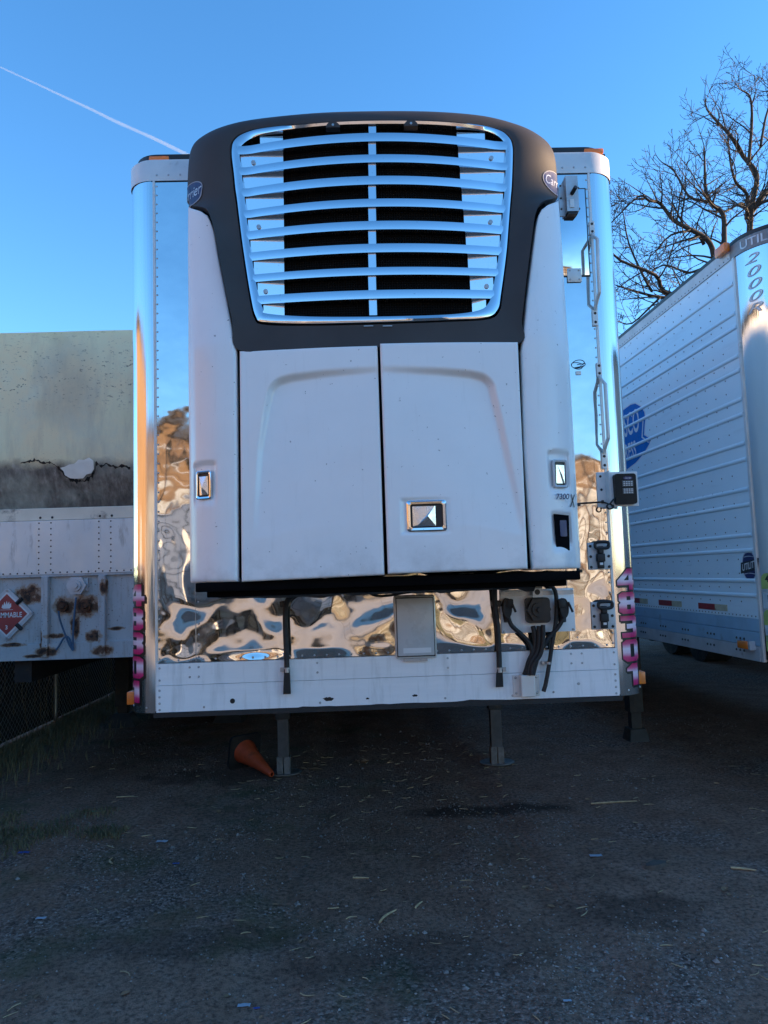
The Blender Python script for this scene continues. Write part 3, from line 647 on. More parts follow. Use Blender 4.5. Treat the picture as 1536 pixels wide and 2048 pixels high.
# underframe, landing gear, axles
obj('floor_frame', MB().box(-HW+.06, HW-.06, .36, LEN-.1, ZB-.02, ZB+.10), M['steel_dark'], T)
for y in [1.0+.45*i for i in range(8)] + [8+.6*i for i in range(10)]: obj('crossmember', MB().box(-HW+.07, HW-.07, y, y+.06, ZB-.06, ZB-.021), M['steel_dark'], T)
def landing_leg(parent, x, y, z0=0.0, top=ZB-.02, local=False):
    lg = obj('landing_leg', MB().box(x-.068, x+.068, y-.06, y+.06, z0+.52, top, .006), M['steel_dark'], parent)
    obj('inner_tube', MB().box(x-.052, x+.052, y-.046, y+.046, z0+.10, z0+.53, .004), M['steel_grey'], lg)
    obj('foot_bracket', MB().box(x-.062, x-.005, y-.056, y+.05, z0+.012, z0+.17, .003).box(x+.005, x+.062, y-.056, y+.05, z0+.012, z0+.17, .003), M['foot_steel'], lg)
    ft = MB(); rws = []
    for r, zz in ((.0, .018), (.13, .018), (.165, .030), (.168, .024), (.135, .002), (0, .002)):
        rws.append([(x + r*1.0*math.cos(a_), y + r*.8*math.sin(a_), z0+zz-.004) for a_ in [2*math.pi*i/24 for i in range(24)]])
    ft.grid(rws, True); obj('foot', ft, M['foot_steel'], lg, 40); return lg
landing_leg(T, -.94, 3.36, gh(-.94, 3.36)); landing_leg(T, 1.09, 3.36, gh(1.09, 3.36))
obj('leg_brace', MB().tube([(-.86, 3.36, .78), (.02, 3.45, ZB-.05)], .038, 4), M['steel_dark'], T)
obj('leg_brace', MB().tube([(1.0, 3.36, .80), (.12, 3.45, ZB-.05)], .038, 4), M['steel_dark'], T)
obj('gear_box', MB().box(-1.05, -.83, 3.27, 3.30, .86, 1.06, .01).cyl((-.94, 3.20, .95), (-.94, 3.28, .95), .03), M['steel_dark'], T)
obj('cross_shaft', MB().cyl((-.9, 3.40, .93), (1.05, 3.40, .93), .022), M['steel_dark'], T)
def axle(parent, y, cx=0.0):
    obj('axle', MB().cyl((cx-1.0, y, .5), (cx+1.0, y, .5), .065), M['steel_dark'], parent)
    for sx in (-1, 1):
        for k_, xx in enumerate((.72, 1.06)):
            pr = [(.30, -.12), (.42, -.135), (.49, -.12), (.51, -.07), (.51, .07), (.49, .12), (.42, .135), (.30, .12)]
            rws = [[(cx+sx*xx+o_*sx, y+r*math.cos(a_), .505+r*math.sin(a_)) for r, o_ in pr] for a_ in [2*math.pi*i/28 for i in range(29)]]
            wh = obj('wheel', MB().grid(rws), M['tyre'], parent, 50)
            obj('rim', MB().cyl((cx+sx*(xx-.10), y, .505), (cx+sx*(xx+.05), y, .505), .30, .29, 24), M['steel_grey'], wh, 40)
for y in (11.2, 12.5): axle(T, y)

# ================================================================== REFRIGERATION UNIT ON THE NOSE
U = thing('refrigeration_unit', 'white refrigeration unit with charcoal shroud and chrome louvred grille on the trailer nose', 'refrigeration unit', (0, -.2, 1.78))
UW = .938
def yf(x, z):
    """front surface of the unit: bowed, leaning back above the doors, rounded at the sides"""
    bow = .03 + .06*sstep(2.85, 3.75, z); ax = abs(x)
    y = -.46 + bow*(min(ax, .62)/.62)**2 + max(0, z-2.95)*.085
    c_ = min(1, max(0, (ax-.68)/(UW-.68)))
    return y + (.22 - .11*sstep(2.9, 3.7, z))*(1-math.sqrt(1-c_*c_))
def U_(px, py, off=0.0):
    Y = -.42
    for _ in range(7):
        p = at(px, py, Y=Y); Y = min(-.02, yf(p.x, p.z) + off)
    return at(px, py, Y=Y)
# --- shroud ring: (outer pixel, depth) paired with the grille opening
PAIR = [((478,700,-.43),(530,649)),((464,640,-.425),(509,637)),((447,560,-.41),(498,590)),((430,470,-.37),(484,500)),((422,438,-.34),(476,440)),((410,416,-.30),(471,400)),
 ((378,409,-.16),(468,380)),((375,385,-.15),(465,350)),((377,330,-.15),(461,315)),((383,297,-.15),(461,295)),((400,276,-.16),(466,280)),((440,255,-.20),(485,266)),
 ((500,241,-.20),(530,255)),((620,230,-.22),(640,245)),((745,226,-.24),(745,240)),((870,227,-.22),(860,241)),((970,234,-.20),(950,248)),((1040,251,-.20),(1000,260)),
 ((1083,274,-.16),(1020,275)),((1104,298,-.15),(1027,291)),((1112,330,-.15),(1028,315)),((1115,388,-.15),(1026,370)),((1113,396,-.16),(1024,395)),((1085,403,-.28),(1022,420)),
 ((1072,425,-.33),(1019,460)),((1066,460,-.36),(1015,510)),((1053,560,-.41),(1005,590)),((1044,640,-.425),(999,622)),((1038,686,-.43),(976,638)),((900,691,-.45),(900,643)),((757,694,-.46),(757,648)),((600,698,-.45),(620,651))]
OUT = catmull([at(x, y, Y=d) for (x, y, d), _ in PAIR], 6); INN = catmull([U_(x, y) for _, (x, y) in PAIR], 6)
ringrows = []
for o_, i_ in zip(OUT, INN):
    r = []
    for t in (-.045, -.018, 0, .012, .06, .15, .28, .42, .56, .68, .79, .88, .95, 1.0):
        if t < 0: r.append((i_.x, i_.y - t*1.1, i_.z)); continue
        e = t**2.2
        p = Vector((i_.x + (o_.x-i_.x)*t, i_.y + (o_.y-i_.y)*e, i_.z + (o_.z-i_.z)*t))
        if t == 0: p.y += .006
        r.append(tuple(p))
    inward = Vector((-o_.x, 0, 3.4-o_.z)).normalized()*.012
    for s in (.3, .65, 1.0): r.append((o_.x + inward.x*s, o_.y + (-.005-o_.y)*s, o_.z + inward.z*s))
    ringrows.append(r)
shr = obj('shroud', MB().grid(ringrows + [ringrows[0]]), M['shroud'], U, 60)
# small vents under the grille
for px in (737, 775):
    p = U_(px, 652, -.004); obj('shroud_slot', MB().box(p.x-.022, p.x+.022, p.y-.002, p.y+.004, p.z-.002, p.z+.002), M['galv'], shr)
# maker's oval wrapped round each shoulder of the shroud
def shoulder(sx):
    seg = range(36, 60) if sx < 0 else range(114, 132)
    rws = sorted([[Vector(p) for p in ringrows[i][5:]] for i in seg], key=lambda r: r[8].z)
    def fn(u, v, e=.0015):
        # u: arc length from the silhouette edge towards the front, v: height
        z = v; i = 0
        while i < len(rws)-2 and rws[i+1][8].z < z: i += 1
        a_, b_ = rws[i], rws[i+1]; f = (z-a_[8].z)/max(1e-6, b_[8].z-a_[8].z)
        row = [a_[j].lerp(b_[j], f) for j in range(len(a_))]
        cum = [0]
        for j in range(len(row)-1): cum.append(cum[-1] + (row[j+1]-row[j]).length)
        s = cum[8] - u
        j = 0
        while j < len(row)-2 and cum[j+1] < s: j += 1
        g = (s-cum[j])/max(1e-6, cum[j+1]-cum[j]); p = row[j].lerp(row[j+1], g); t = row[j+1]-row[j]
        nn = Vector((abs(t.y), -abs(t.x), 0)).normalized(); return (p.x + sx*nn.x*e, p.y + nn.y*e, p.z)
    return fn
for sx in (-1, 1):
    fn = shoulder(sx); zc = 3.83 if sx > 0 else 3.80; tilt = -.0*sx
    ov = decal('logo_oval', fill2d([ellipse(.108, .056, 40)], [i*.02 for i in range(-6, 7)]), lambda u, v: fn(-sx*u+.03, zc+v, .0030), M['navy'], shr)
    decal('logo_rim', fill2d([ellipse(.113, .060, 40), ellipse(.107, .055, 40)], [i*.02 for i in range(-6, 7)]), lambda u, v: fn(-sx*u+.03, zc+v, .0036), M['badge_silver'], ov)
    decal('logo_lettering', text2d('Carrier', .070, shear=.25, slices=[i*.015 for i in range(-9, 10)]), lambda u, v: fn(-sx*u*.93+.03, zc+v, .0036), M['silver_print'], ov)
# --- chrome grille
GX = lambda z, sx: None
fo = INN; n_ = len(fo)
cen = Vector((0, 0, 3.5))
frin = []
for (o2, (x, y)) in PAIR: pass
INPX = [(535,628),(526,618),(514,575),(500,490),(493,430),(489,390),(486,368),(483,340),(480,318),(480,305),(484,292),(505,277),(545,265),(645,253),(745,249),(858,250),(940,257),(985,268),(1004,281),(1010,295),(1011,318),(1010,365),(1008,390),(1006,415),(1003,455),(998,505),(985,580),(976,608),(955,622),(895,630),(757,634),(620,634)]
FIN = catmull([U_(x, y) for x, y in INPX], 6)
rws = []
for a_, b_ in zip(INN, FIN):
    a_ = a_.lerp(b_, .13); ca = a_.lerp(b_, .07)
    rws.append([(a_.x, a_.y+.022, a_.z), (ca.x, ca.y-.006, ca.z), (a_.lerp(b_, .45).x, a_.lerp(b_, .45).y-.012, a_.lerp(b_, .45).z), (b_.x, b_.y-.006, b_.z), (b_.x, b_.y+.045, b_.z)])
gr_ = obj('grille_frame', MB().grid(rws + [rws[0]]), M['chrome'], U, 50)
def edge_x(z, sx):
    """x of the frame's inner edge at height z"""
    best = None
    for i in range(len(FIN)):
        a_, b_ = FIN[i], FIN[(i+1) % len(FIN)]
        if a_.x*sx > .25 and b_.x*sx > .25 and min(a_.z, b_.z) <= z <= max(a_.z, b_.z) and abs(a_.z-b_.z) > 1e-6:
            f = (z-a_.z)/(b_.z-a_.z); x = a_.x + f*(b_.x-a_.x); best = x if best is None or abs(x) > abs(best) else best
    return best if best is not None else sx*.45
BARS = [(267.7,283),(310.7,325),(353.6,369),(399,413.5),(443.5,459),(489,504.7),(536,550),(581.5,597)]
bz = [(U_(748, b).z-.005, U_(748, a).z+.002) for a, b in BARS]
for z0, z1 in bz:
    zm = (z0+z1)/2; xl, xr = edge_x(zm, -1)-.012, edge_x(zm, 1)+.012; r_ = []
    for i in range(41):
        x = xl + (xr-xl)*i/40; y = yf(x, zm)
        r_.append([(x, y+.034, z0+.003), (x, y+.002, z0), (x, y-.009, z0+.002), (x, y-.010, zm), (x, y-.006, z1-.002), (x, y+.004, z1), (x, y+.034, z1)])
    obj('bar', MB().grid(r_), M['chrome'], gr_, 50)
slots = [(bz[i+1][1], bz[i][0]) for i in range(7)] + [(U_(748, 627).z, bz[7][0])]
slots = [(bz[0][1], U_(748, 252).z)] + slots
for i, (z0, z1) in enumerate(slots):
    zm = (z0+z1)/2
    for sx in (-1, 1):
        xo = edge_x(zm if i else z0, sx); xi = U_(566 if sx < 0 else 926 + 1.2*i, 445).x
        if i in (0,): xo = sx*.56
        yo, yi = yf(xo, zm), yf(xi, zm)+.036
        tb = obj('end_tab', MB().grid([[(xo+(xi-xo)*u, (yo+.010)+(yi-yo-.010)*u + .004*(1-v), z0-.004+(z1-z0+.012)*v) for u in (0, .25, .5, .75, 1)] for v in (0, .5, 1)]), M['chrome'], gr_, 30)
        if i in (1, 4, 7):
            xs_ = xo+(xi-xo)*.30; ys_ = (yo+.010)+(yi-yo-.010)*.30; sc_ = MB().cyl((xs_, ys_-.005, z0+.03), (xs_, ys_+.01, z0+.03), .011, n=14)
            s2 = obj('screw', sc_, M['galv'], tb, 40)
    xd = U_(745, (BARS[min(i, 7)][0])).x
    obj('divider', MB().box(xd-.018, xd+.018, yf(0, zm)+.008, yf(0, zm)+.026, z0-.004, z1+.006), M['chrome'], gr_)
mrow = [[(x, yf(x, z)+.044, z) for x in [-.64+1.28*i/20 for i in range(21)]] for z in [2.98+1.10*j/10 for j in range(11)]]
obj('condenser_mesh', MB().grid(mrow), M['mesh'], gr_)
for px, py in ((666, 251), (822, 248)):
    p = U_(px, py+5, -.012)
    cp_ = obj('grille_clip', MB().prism([(p.x+.034*math.cos(a_), p.z+.030*math.sin(a_)) for a_ in [i*math.pi/10 for i in range(11)]], lambda u, v, d: (u, p.y-.006+d, v), .04), M['shroud'], gr_)
    obj('screw', MB().cyl((p.x, p.y-.009, p.z+.012), (p.x, p.y, p.z+.012), .006, n=10), M['galv'], cp_)
# --- dark housing behind the panels
hr = [[(x, yf(x, z)+.05, z) for x in [-.86+1.72*i/36 for i in range(37)]] for z in [1.86+2.1*j/16 for j in range(17)]]
hb = MB().grid(hr)
hb.box(-.84, .84, -.12, -.004, 1.86, 3.95)
obj('housing', hb, M['matt_black'], U)
obj('base_frame', MB().box(-.875, .885, -.405, -.01, 1.800, 1.842, .006).box(-.84, .84, -.33, -.02, 1.772, 1.802, .006), M['matt_black'], U, 30)
sag = MB(); sr = []
for i in range(41):
    x = -.80+1.5*i/40; d = .012+.022*max(0, noise.noise((x*5, 1, 1)))+.01*noise.noise((x*17, 2, 5))
    sr.append([(x, -.30, 1.774), (x, -.26, 1.774-d), (x, -.12, 1.774-d*.7), (x, -.06, 1.774)])
obj('sound_pad', sag.grid(sr), M['rubber'], U, 60)
# --- panels
def bev(n, e):
    """parameter list with tight rows at both ends for a rounded edge; e = edge width fraction"""
    return [0, e*.15, e*.5, e] + [e + (1-2*e)*i/n for i in range(1, n)] + [1-e, 1-e*.5, 1-e*.15, 1]
def edrop(u, e, d):
    q = min(u, 1-u)/e
    return d*(1-math.sqrt(max(0, 1-(1-min(1, q))**2)))
def panel(name, TL, TR, BR, BL, mat, parent, relief=None, proud=0.0, nu=60, nv=80, r=.010):
    wd = (TR-TL).length; ht = (TL-BL).length; eu, ev = r/wd, r/ht; R_ = []
    for v in bev(nv, ev):
        row = []
        for u in bev(nu, eu):
            p = BL.lerp(BR, u).lerp(TL.lerp(TR, u), v)
            y = yf(p.x, p.z) - proud + max(edrop(u, eu, .010), edrop(v, ev, .010)) + (relief(p.x, p.z) if relief else 0)
            row.append((p.x, y, p.z))
        R_.append(row)
    lo = [(x, y+.045, z) for x, y, z in R_[0]]; hi = [(x, y+.045, z) for x, y, z in R_[-1]]
    R_ = [lo] + R_ + [hi]
    R_ = [[(r_[0][0], r_[0][1]+.045 if 0 < i < len(R_)-1 else r_[0][1], r_[0][2])] + r_ + [(r_[-1][0], r_[-1][1]+.045 if 0 < i < len(R_)-1 else r_[-1][1], r_[-1][2])] for i, r_ in enumerate(R_)]
    return obj(name, MB().grid(R_), mat, parent, 40)
def crease(top, side, sx):
    """pressed-in field below the top line and inside the side line, fading away from their corner"""
    tp_ = sorted([(U_(x, y).x, U_(x, y).z) for x, y in top]); sd = sorted([(U_(x, y).z, U_(x, y).x) for x, y in side])
    def lin(tab, q):
        if q <= tab[0][0]: a_, b_ = tab[0], tab[1]
        elif q >= tab[-1][0]: a_, b_ = tab[-2], tab[-1]
        else:
            i = 0
            while tab[i+1][0] < q: i += 1
            a_, b_ = tab[i], tab[i+1]
        return a_[1] + (b_[1]-a_[1])*(q-a_[0])/(b_[0]-a_[0])
    def f(x, z):
        td = lin(tp_, x) - z; sdist = (x - lin(sd, z))*sx
        if td <= 0 or sdist <= 0: return 0
        # rounded inner corner
        r = .06
        if td < r and sdist < r: e = r - math.hypot(r-td, r-sdist); td_, sd_ = e, e
        else: td_, sd_ = td, sdist
        if min(td_, sd_) <= 0: return 0
        ft = max(0, 1 - sdist/.58)**.8; fs_ = max(0, 1 - td/.72)**.8
        dep = .036*ft*fs_
        return dep*sstep(0, .034, min(td_, sd_))
    return f
cl = crease([(540, 758), (585, 747), (650, 739), (735, 733)], [(508, 985), (513, 900), (525, 820), (538, 760)], 1)
cr = crease([(792, 733), (880, 736), (940, 741), (988, 752)], [(986, 752), (994, 790), (1008, 850), (1022, 915)], -1)
hc = U_(853, 1032)
def door_relief(x, z):
    d = cr(x, z)
    u, v = (x-hc.x)/.125, (z-hc.z)/.085
    q = max(abs(u), abs(v)); return d + .011*(1-sstep(.80, .98, q))*(1 if u < .2 else 1-sstep(.2, 1.0, u)*.9)
dl = panel('door', U_(479, 702), U_(755, 691), U_(769, 1150), U_(483, 1164), M['white'], U, cl, .004, 110, 150)
dr_ = panel('door', U_(760, 688), U_(1035, 685), U_(1055, 1138), U_(776, 1148), M['white'], U, door_relief, .014, 110, 150)
# side panels wrap the corners
def side_panel(sx):
    inn = [(475,1165),(474,900),(472,700),(456,610),(438,520),(428,462),(420,438),(414,424)] if sx < 0 else [(1066,1140),(1050,900),(1044,700),(1053,600),(1064,510),(1072,450),(1077,428),(1084,412)]
    ip = [U_(x, y) for x, y in inn]; top_o = at(377 if sx < 0 else 1114, 413 if sx < 0 else 400, Y=-.20).z; zb = ip[0].z
    if sx < 0: zb = at(385, 1166, Y=-.3).z
    hcp = U_(408, 968) if sx < 0 else U_(1120, 945)
    wnd = U_(1125, 1064)
    R_ = []; ztop_i = ip[-1].z
    for v in bev(150, .010):
        zi = zb + (ztop_i-zb)*v
        j = 0
        while j < len(ip)-2 and ip[j+1].z < zi: j += 1
        f = max(0, min(1, (zi-ip[j].z)/(ip[j+1].z-ip[j].z))); xi = ip[j].x+(ip[j+1].x-ip[j].x)*f
        row = []
        for q in range(47):
            u = [0, .004, .014, .03][q] if q < 4 else .03+.97*(q-3)/43
            x = xi + (sx*UW-xi)*math.sin(u*math.pi/2)**1.0 if abs(xi) > .68 else xi + (sx*UW-xi)*(1-(1-u)**1.9)
            z = zb + ((ztop_i*(1-u)+(top_o+.012)*u)-zb)*v - (.012*sstep(.25, 0, u)*sstep(.96, 1, v))
            y = yf(x, z)+.002 + max(edrop(min(u, .5), .03, .012), edrop(v, .010, .012))
            for c_, hw_, hh_, dp in ((hcp, .062, .115, .016),) + (((wnd, .055, .10, .02),) if sx > 0 else ()):
                a_ = (x-c_.x)/hw_; b_ = (z-c_.z-.0)/hh_
                y += dp*(1-sstep(.82, 1.0, abs(a_)))*(1-sstep(.80, .9, b_) if b_ > 0 else 1-sstep(.3, 1.0, -b_))
            row.append((x, y, z))
        row = [(row[0][0], row[0][1]+.05, row[0][2])] + row + [(sx*UW, -.10, row[-1][2]), (sx*UW*.997, -.004, row[-1][2])]
        R_.append(row)
    R_ = [[(x*.99, y+.04, z+.002) for x, y, z in R_[0]]] + R_ + [[(x*.99, y+.04, z-.002) for x, y, z in R_[-1]]]
    return obj('side_panel', MB().grid(R_), M['white'], U, 50), hcp, wnd
for sx in (-1, 1):
    sp_, hcp, wnd = side_panel(sx)
    # recessed paddle handle
    nrm = Vector((sx*.42, -1, 0)).normalized(); ta = Vector((-nrm.y, nrm.x, 0)); base = hcp + Vector((0, .006, -.005))
    def hp(u, v, d): q = base + ta*u + nrm*d; return (q.x, q.y, q.z+v)
    fr = MB(); R2 = []
    for (w_, h_, d_) in ((.041, .066, .0), (.041, .066, .006), (.037, .062, .009), (.031, .055, .007), (.029, .053, -.004)):
        R2.append([hp(u, v, d_) for u, v in rrect(-w_, w_, -h_, h_, .010)])
    hd = obj('handle', fr.grid(R2, True), M['chrome'] if sx < 0 else M['plate_grey'], sp_, 40)
    obj('handle_well', MB().prism(rrect(-.030, .030, -.054, .054, .006), lambda u, v, d: hp(u, v, -.002+d), .002), M['black'], hd)
    pd = MB().add([hp(-.024, -.046, .003), hp(.024, -.046, .003), hp(.024, .040, .006), hp(-.024, .040, .006), hp(sx*.010, -.046, .006), hp(sx*.004, -.01, .014), hp(-sx*.015, .040, .007)],
                  [(0,4,5,6,3) if sx > 0 else (0,4,5,6,3), (4,1,2,6,5)])
    obj('paddle', pd, M['chrome_soft'], hd)
    if sx > 0:
        nrm2 = Vector((.42, -1, 0)).normalized(); b2 = wnd + Vector((0, .014, 0)); t2 = Vector((-nrm2.y, nrm2.x, 0))
        def wp(u, v, d): q = b2 + t2*u + nrm2*d; return (q.x, q.y, q.z+v)
        wd_ = obj('control_window', MB().prism([(-.042, .085), (.043, .078), (.038, -.085), (-.036, -.088)], wp, .004), M['matt_black'], sp_)
        obj('control_display', MB().prism(rrect(-.012, .026, -.02, .055, .004), lambda u, v, d: wp(u, v, .0042+d), .002), M['navy'], wd_)
        tp = U_(1122, 994); n3 = Vector((.36, -1, 0)).normalized(); t3 = Vector((-n3.y, n3.x, 0))
        def tpf(s, dx=0, dz=0): return lambda u, v: tuple(tp + t3*(u+dx) + n3*.010 + Vector((0, 0, v+dz)))
        decal('model_lettering', text2d('7300', .036, .0008, .2), tpf(1), M['navy'], sp_)
        xx = U_(1144, 1003); 
        decal('model_lettering', text2d('X', .09, .0, .25), lambda u, v: (xx.x+u*.5, yf(xx.x+u*.5, xx.z)-.004, xx.z+v), M['black_print'], sp_)
# door handle
b3 = hc + Vector((0, -.008, 0))
def dp_(u, v, d): return (b3.x+u, b3.y-d, b3.z+v)
R2 = [[dp_(u, v, d_) for u, v in rrect(-w_, w_, -h_, h_, .012)] for (w_, h_, d_) in ((.090, .070, -.004), (.090, .070, .004), (.084, .064, .009), (.074, .054, .008), (.070, .050, -.003))]
hd = obj('handle', MB().grid(R2, True), M['chrome'], dr_, 40)
obj('handle_well', MB().prism(rrect(-.072, .072, -.052, .052, .006), lambda u, v, d: dp_(u, v, -.003+d), .002), M['black'], hd)
obj('paddle', MB().add([dp_(-.064, -.046, .004), dp_(.040, -.046, .004), dp_(.040, .044, .005), dp_(-.064, .044, .005), dp_(-.040, -.040, .008), dp_(.004, -.002, .017), dp_(.036, .043, .007)], [(0,4,5,6,3), (0,1,2,6,5,4)]), M['chrome_soft'], hd)

# ================================================================== TANK TRAILER ON THE LEFT
TY = 2.75
K = thing('tank_trailer', 'weathered grey tank trailer with rusty front frame and red flammable placard', 'trailer', (-2.62, TY, 0))
k = NB('weathered_tank_paint')
s = k.xyz(); zz = s.outputs[2]; xx_ = s.outputs[0]
n1 = k.noise(1.5, 6, .6); n2 = k.noise(9, 8, .7); n3 = k.noise(2.5, 5, .6, k.co((2.5, 2.5, .5)))
base = k.ramp(n1.outputs[0], [(.28, (.78,.75,.46)), (.44, (.84,.79,.52)), (.58, (.88,.74,.46)), (.75, (.78,.80,.58))]).outputs[0]
streak = k.noise(3.0, 7, .65, k.co((7, 7, 1.0), rot=(0, .75, 0)))
edge = k.math('ADD', zz, k.math('MULTIPLY', k.math('SUBTRACT', k.noise(4.5, 8, .65).outputs[0], .5), .22))
lowm = k.ramp(k.math('SUBTRACT', edge, 2.5), [(.385, 1), (.475, 0)]).outputs[0]
dirtc = k.ramp(streak.outputs[0], [(.3, (.06,.052,.044)), (.55, (.22,.195,.165)), (.75, (.44,.41,.36))]).outputs[0]
c = k.mix(lowm, base, dirtc)
c = k.mix(k.ramp(k.math('SUBTRACT', edge, 2.4), [(.08, .75), (.34, 0)]).outputs[0], c, (.05,.044,.038))
# pitted flecks in a belt across the upper part
belt = k.math('MULTIPLY', k.ramp(k.math('SUBTRACT', zz, 3.2), [(.15, 0), (.45, 1), (.75, .55), (.9, .25)]).outputs[0], 1.0)
fl = k.noise(1.0, 3, .6, k.co((26, 26, 60)))
c = k.mix(k.math('MULTIPLY', belt, k.ramp(fl.outputs[0], [(.625, 0), (.65, .9)]).outputs[0]), c, (.055,.05,.045))
fl2 = k.noise(1.0, 3, .6, k.co((60, 60, 150)))
c = k.mix(k.ramp(fl2.outputs[0], [(.68, 0), (.71, .6)]).outputs[0], c, (.10,.095,.085))
st = k.math('ADD', k.math('POWER', k.math('ABSOLUTE', k.math('ADD', xx_, 2.76)), 2.0), k.math('POWER', k.math('MULTIPLY', k.math('SUBTRACT', zz, 3.62), .8), 2.0))
st = k.math('ADD', st, k.math('MULTIPLY', k.math('SUBTRACT', n1.outputs[0], .5), .45))
c = k.mix(k.ramp(st, [(.0, .6), (.14, 0)]).outputs[0], c, (.50,.40,.28))
blue = k.noise(1.1, 6, .65, k.co((1, 1, .8), (4, 0, 2)))
c = k.mix(k.ramp(blue.outputs[0], [(.50, 0), (.66, .55)]).outputs[0], c, (.58,.64,.54))
c = k.mix(k.ramp(k.noise(2.0, 7, .7, k.co((3, 3, .6), (1, 5, 2))).outputs[0], [(.5, 0), (.75, .4)]).outputs[0], c, (.36,.32,.25))
k.P(Base_Color=c, Roughness=.72); k.bump(k.math('ADD', k.math('MULTIPLY', n2.outputs[0], .3), lowm), .25, .006); M['tankpaint'] = k.m
k = NB('rusty_frame_paint')
n1 = k.noise(2.2, 7, .65); n2 = k.noise(6, 8, .7); sp = k.noise(60, 4, .6); n4 = k.noise(13, 8, .7); drp = k.noise(5, 6, .6, k.co((6, 6, .8)))
c = k.ramp(n1.outputs[0], [(.3, (.40,.43,.45)), (.7, (.56,.58,.58))]).outputs[0]
c = k.mix(k.ramp(drp.outputs[0], [(.52, 0), (.72, .55)]).outputs[0], c, (.30,.26,.21))
sx_ = k.xyz(); acc = None
for px, py, rx_, rz_ in ((128, 1212, .11, .10), (172, 1212, .14, .11), (190, 1272, .10, .06), (58, 1190, .14, .10), (150, 1250, .05, .14), (112, 1272, .10, .025), (232, 1257, .08, .02), (25, 1290, .14, .02), (95, 1303, .12, .05), (208, 1300, .12, .05), (70, 1312, .10, .02), (210, 1175, .03, .08), (85, 1280, .02, .1)):
    p = at(px, py, Y=TY+.02)
    dx = k.math('DIVIDE', k.math('SUBTRACT', sx_.outputs[0], p.x), rx_); dz = k.math('DIVIDE', k.math('SUBTRACT', sx_.outputs[2], p.z), rz_)
    d = k.math('SUBTRACT', 1.0, k.math('ADD', k.math('MULTIPLY', dx, dx), k.math('MULTIPLY', dz, dz)))
    acc = d if acc is None else k.math('MAXIMUM', acc, d)
rm = k.math('ADD', acc, k.math('MULTIPLY', k.math('SUBTRACT', n4.outputs[0], .5), 2.6))
c = k.mix(k.ramp(rm, [(.0, 0), (.35, .75)]).outputs[0], c, (.34,.20,.10))
c = k.mix(k.ramp(rm, [(.45, 0), (.62, .95)]).outputs[0], c, (.12,.05,.024))
c = k.mix(k.ramp(rm, [(.80, 0), (.95, .95)]).outputs[0], c, (.022,.012,.009))
c = k.mix(k.ramp(n2.outputs[0], [(.66, 0), (.74, .8)]).outputs[0], c, (.22,.13,.07))
c = k.mix(k.ramp(sp.outputs[0], [(.64, 0), (.67, .8)]).outputs[0], c, (.06,.05,.042))
k.P(Base_Color=c, Roughness=.7); k.bump(k.math('ADD', n2.outputs[0], k.math('MULTIPLY', k.ramp(rm, [(.4, 0), (.6, 1)]).outputs[0], -.5)), .35, .006); M['rustpaint'] = k.m
k = NB('scuffed_aluminium_panel')
n1 = k.noise(2, 6, .6); n2 = k.noise(3.5, 7, .65, k.co((4, 4, 1)))
c = k.mix(k.ramp(n1.outputs[0], [(.35, 0), (.65, 1)]).outputs[0], (.58,.64,.67), (.72,.75,.75))
c = k.mix(k.ramp(n2.outputs[0], [(.58, 0), (.7, .5)]).outputs[0], c, (.30,.28,.24))
k.P(Base_Color=c, Metallic=.3, Roughness=k.ramp(n2.outputs[0], [(.3,.28),(.7,.5)]).outputs[0]); k.bump(n1.outputs[0], .15, .02); M['tankalu'] = k.m
M['rust'] = simple('flaking_rust', (.11,.05,.026), .9, 0, .5, 14, .5, dirt=((.022,.012,.009), .5, 12))
M['tank_trim'] = simple('cream_tank_trim', (.78,.72,.58), .6, 0, .1, 4, .05, dirt=((.2,.18,.15), .55, 5))
X0, X1 = -3.84, -1.42
def head(x, z):
    v = (z-2.5)/(4.14-2.5); e = min(x-X0, X1-x)
    return TY + .05*(v-.55)**2 + .16*sstep(.34, 0, v)**1.3 + .10*sstep(.2, 0, e)**2 + .006*noise.noise((x*1.4, z*1.2, 3))
rws = [[(X0+(X1-X0)*i/60, head(X0+(X1-X0)*i/60, 2.5+1.64*j/50), 2.5+1.64*j/50) for i in range(61)] for j in range(51)]
rws.append([(x, y+.06, z+.015) for x, y, z in rws[-1]]); rws.append([(x, TY+9.5, 4.15) for x, y, z in rws[-1]])
M['flap'] = simple('pale_lining', (.86,.86,.78), .6, 0, .06, 8, .1, dirt=((.60,.56,.48), .66, 9))
tk = obj('tank', MB().grid(rws).box(X0, X1, TY+.35, TY+9.5, 2.45, 4.1), M['tankpaint'], K, 40)
# torn flap of pale lining where the coating has let go
FP = [(119, 936), (128, 934), (137, 929), (149, 927), (158, 919), (168, 921), (178, 914), (187, 922), (185, 936), (179, 946), (168, 949), (160, 956), (147, 957), (136, 954), (127, 949), (124, 942)]
fl_ = [((lambda q: (q.x, q.z))(at(x+random.uniform(-1.5, 1.5), y+random.uniform(-1.5, 1.5), Y=TY))) for x, y in FP]
zf = sum(v for u, v in fl_)/len(fl_)
obj('peeling_flap', MB().prism(fl_, lambda u, v, d: (u, head(u, v)-.010+d*.4+.06*(v-zf), v), .02), M['flap'], tk)
CP = [(40, 926), (58, 922), (70, 920), (84, 925), (98, 924), (110, 931), (120, 940), (127, 951), (138, 958), (152, 960), (160, 961), (172, 955), (182, 949), (188, 937), (190, 925), (198, 931), (212, 927), (228, 933), (245, 931), (262, 937)]
tr_ = MB(); up, lo = [], []
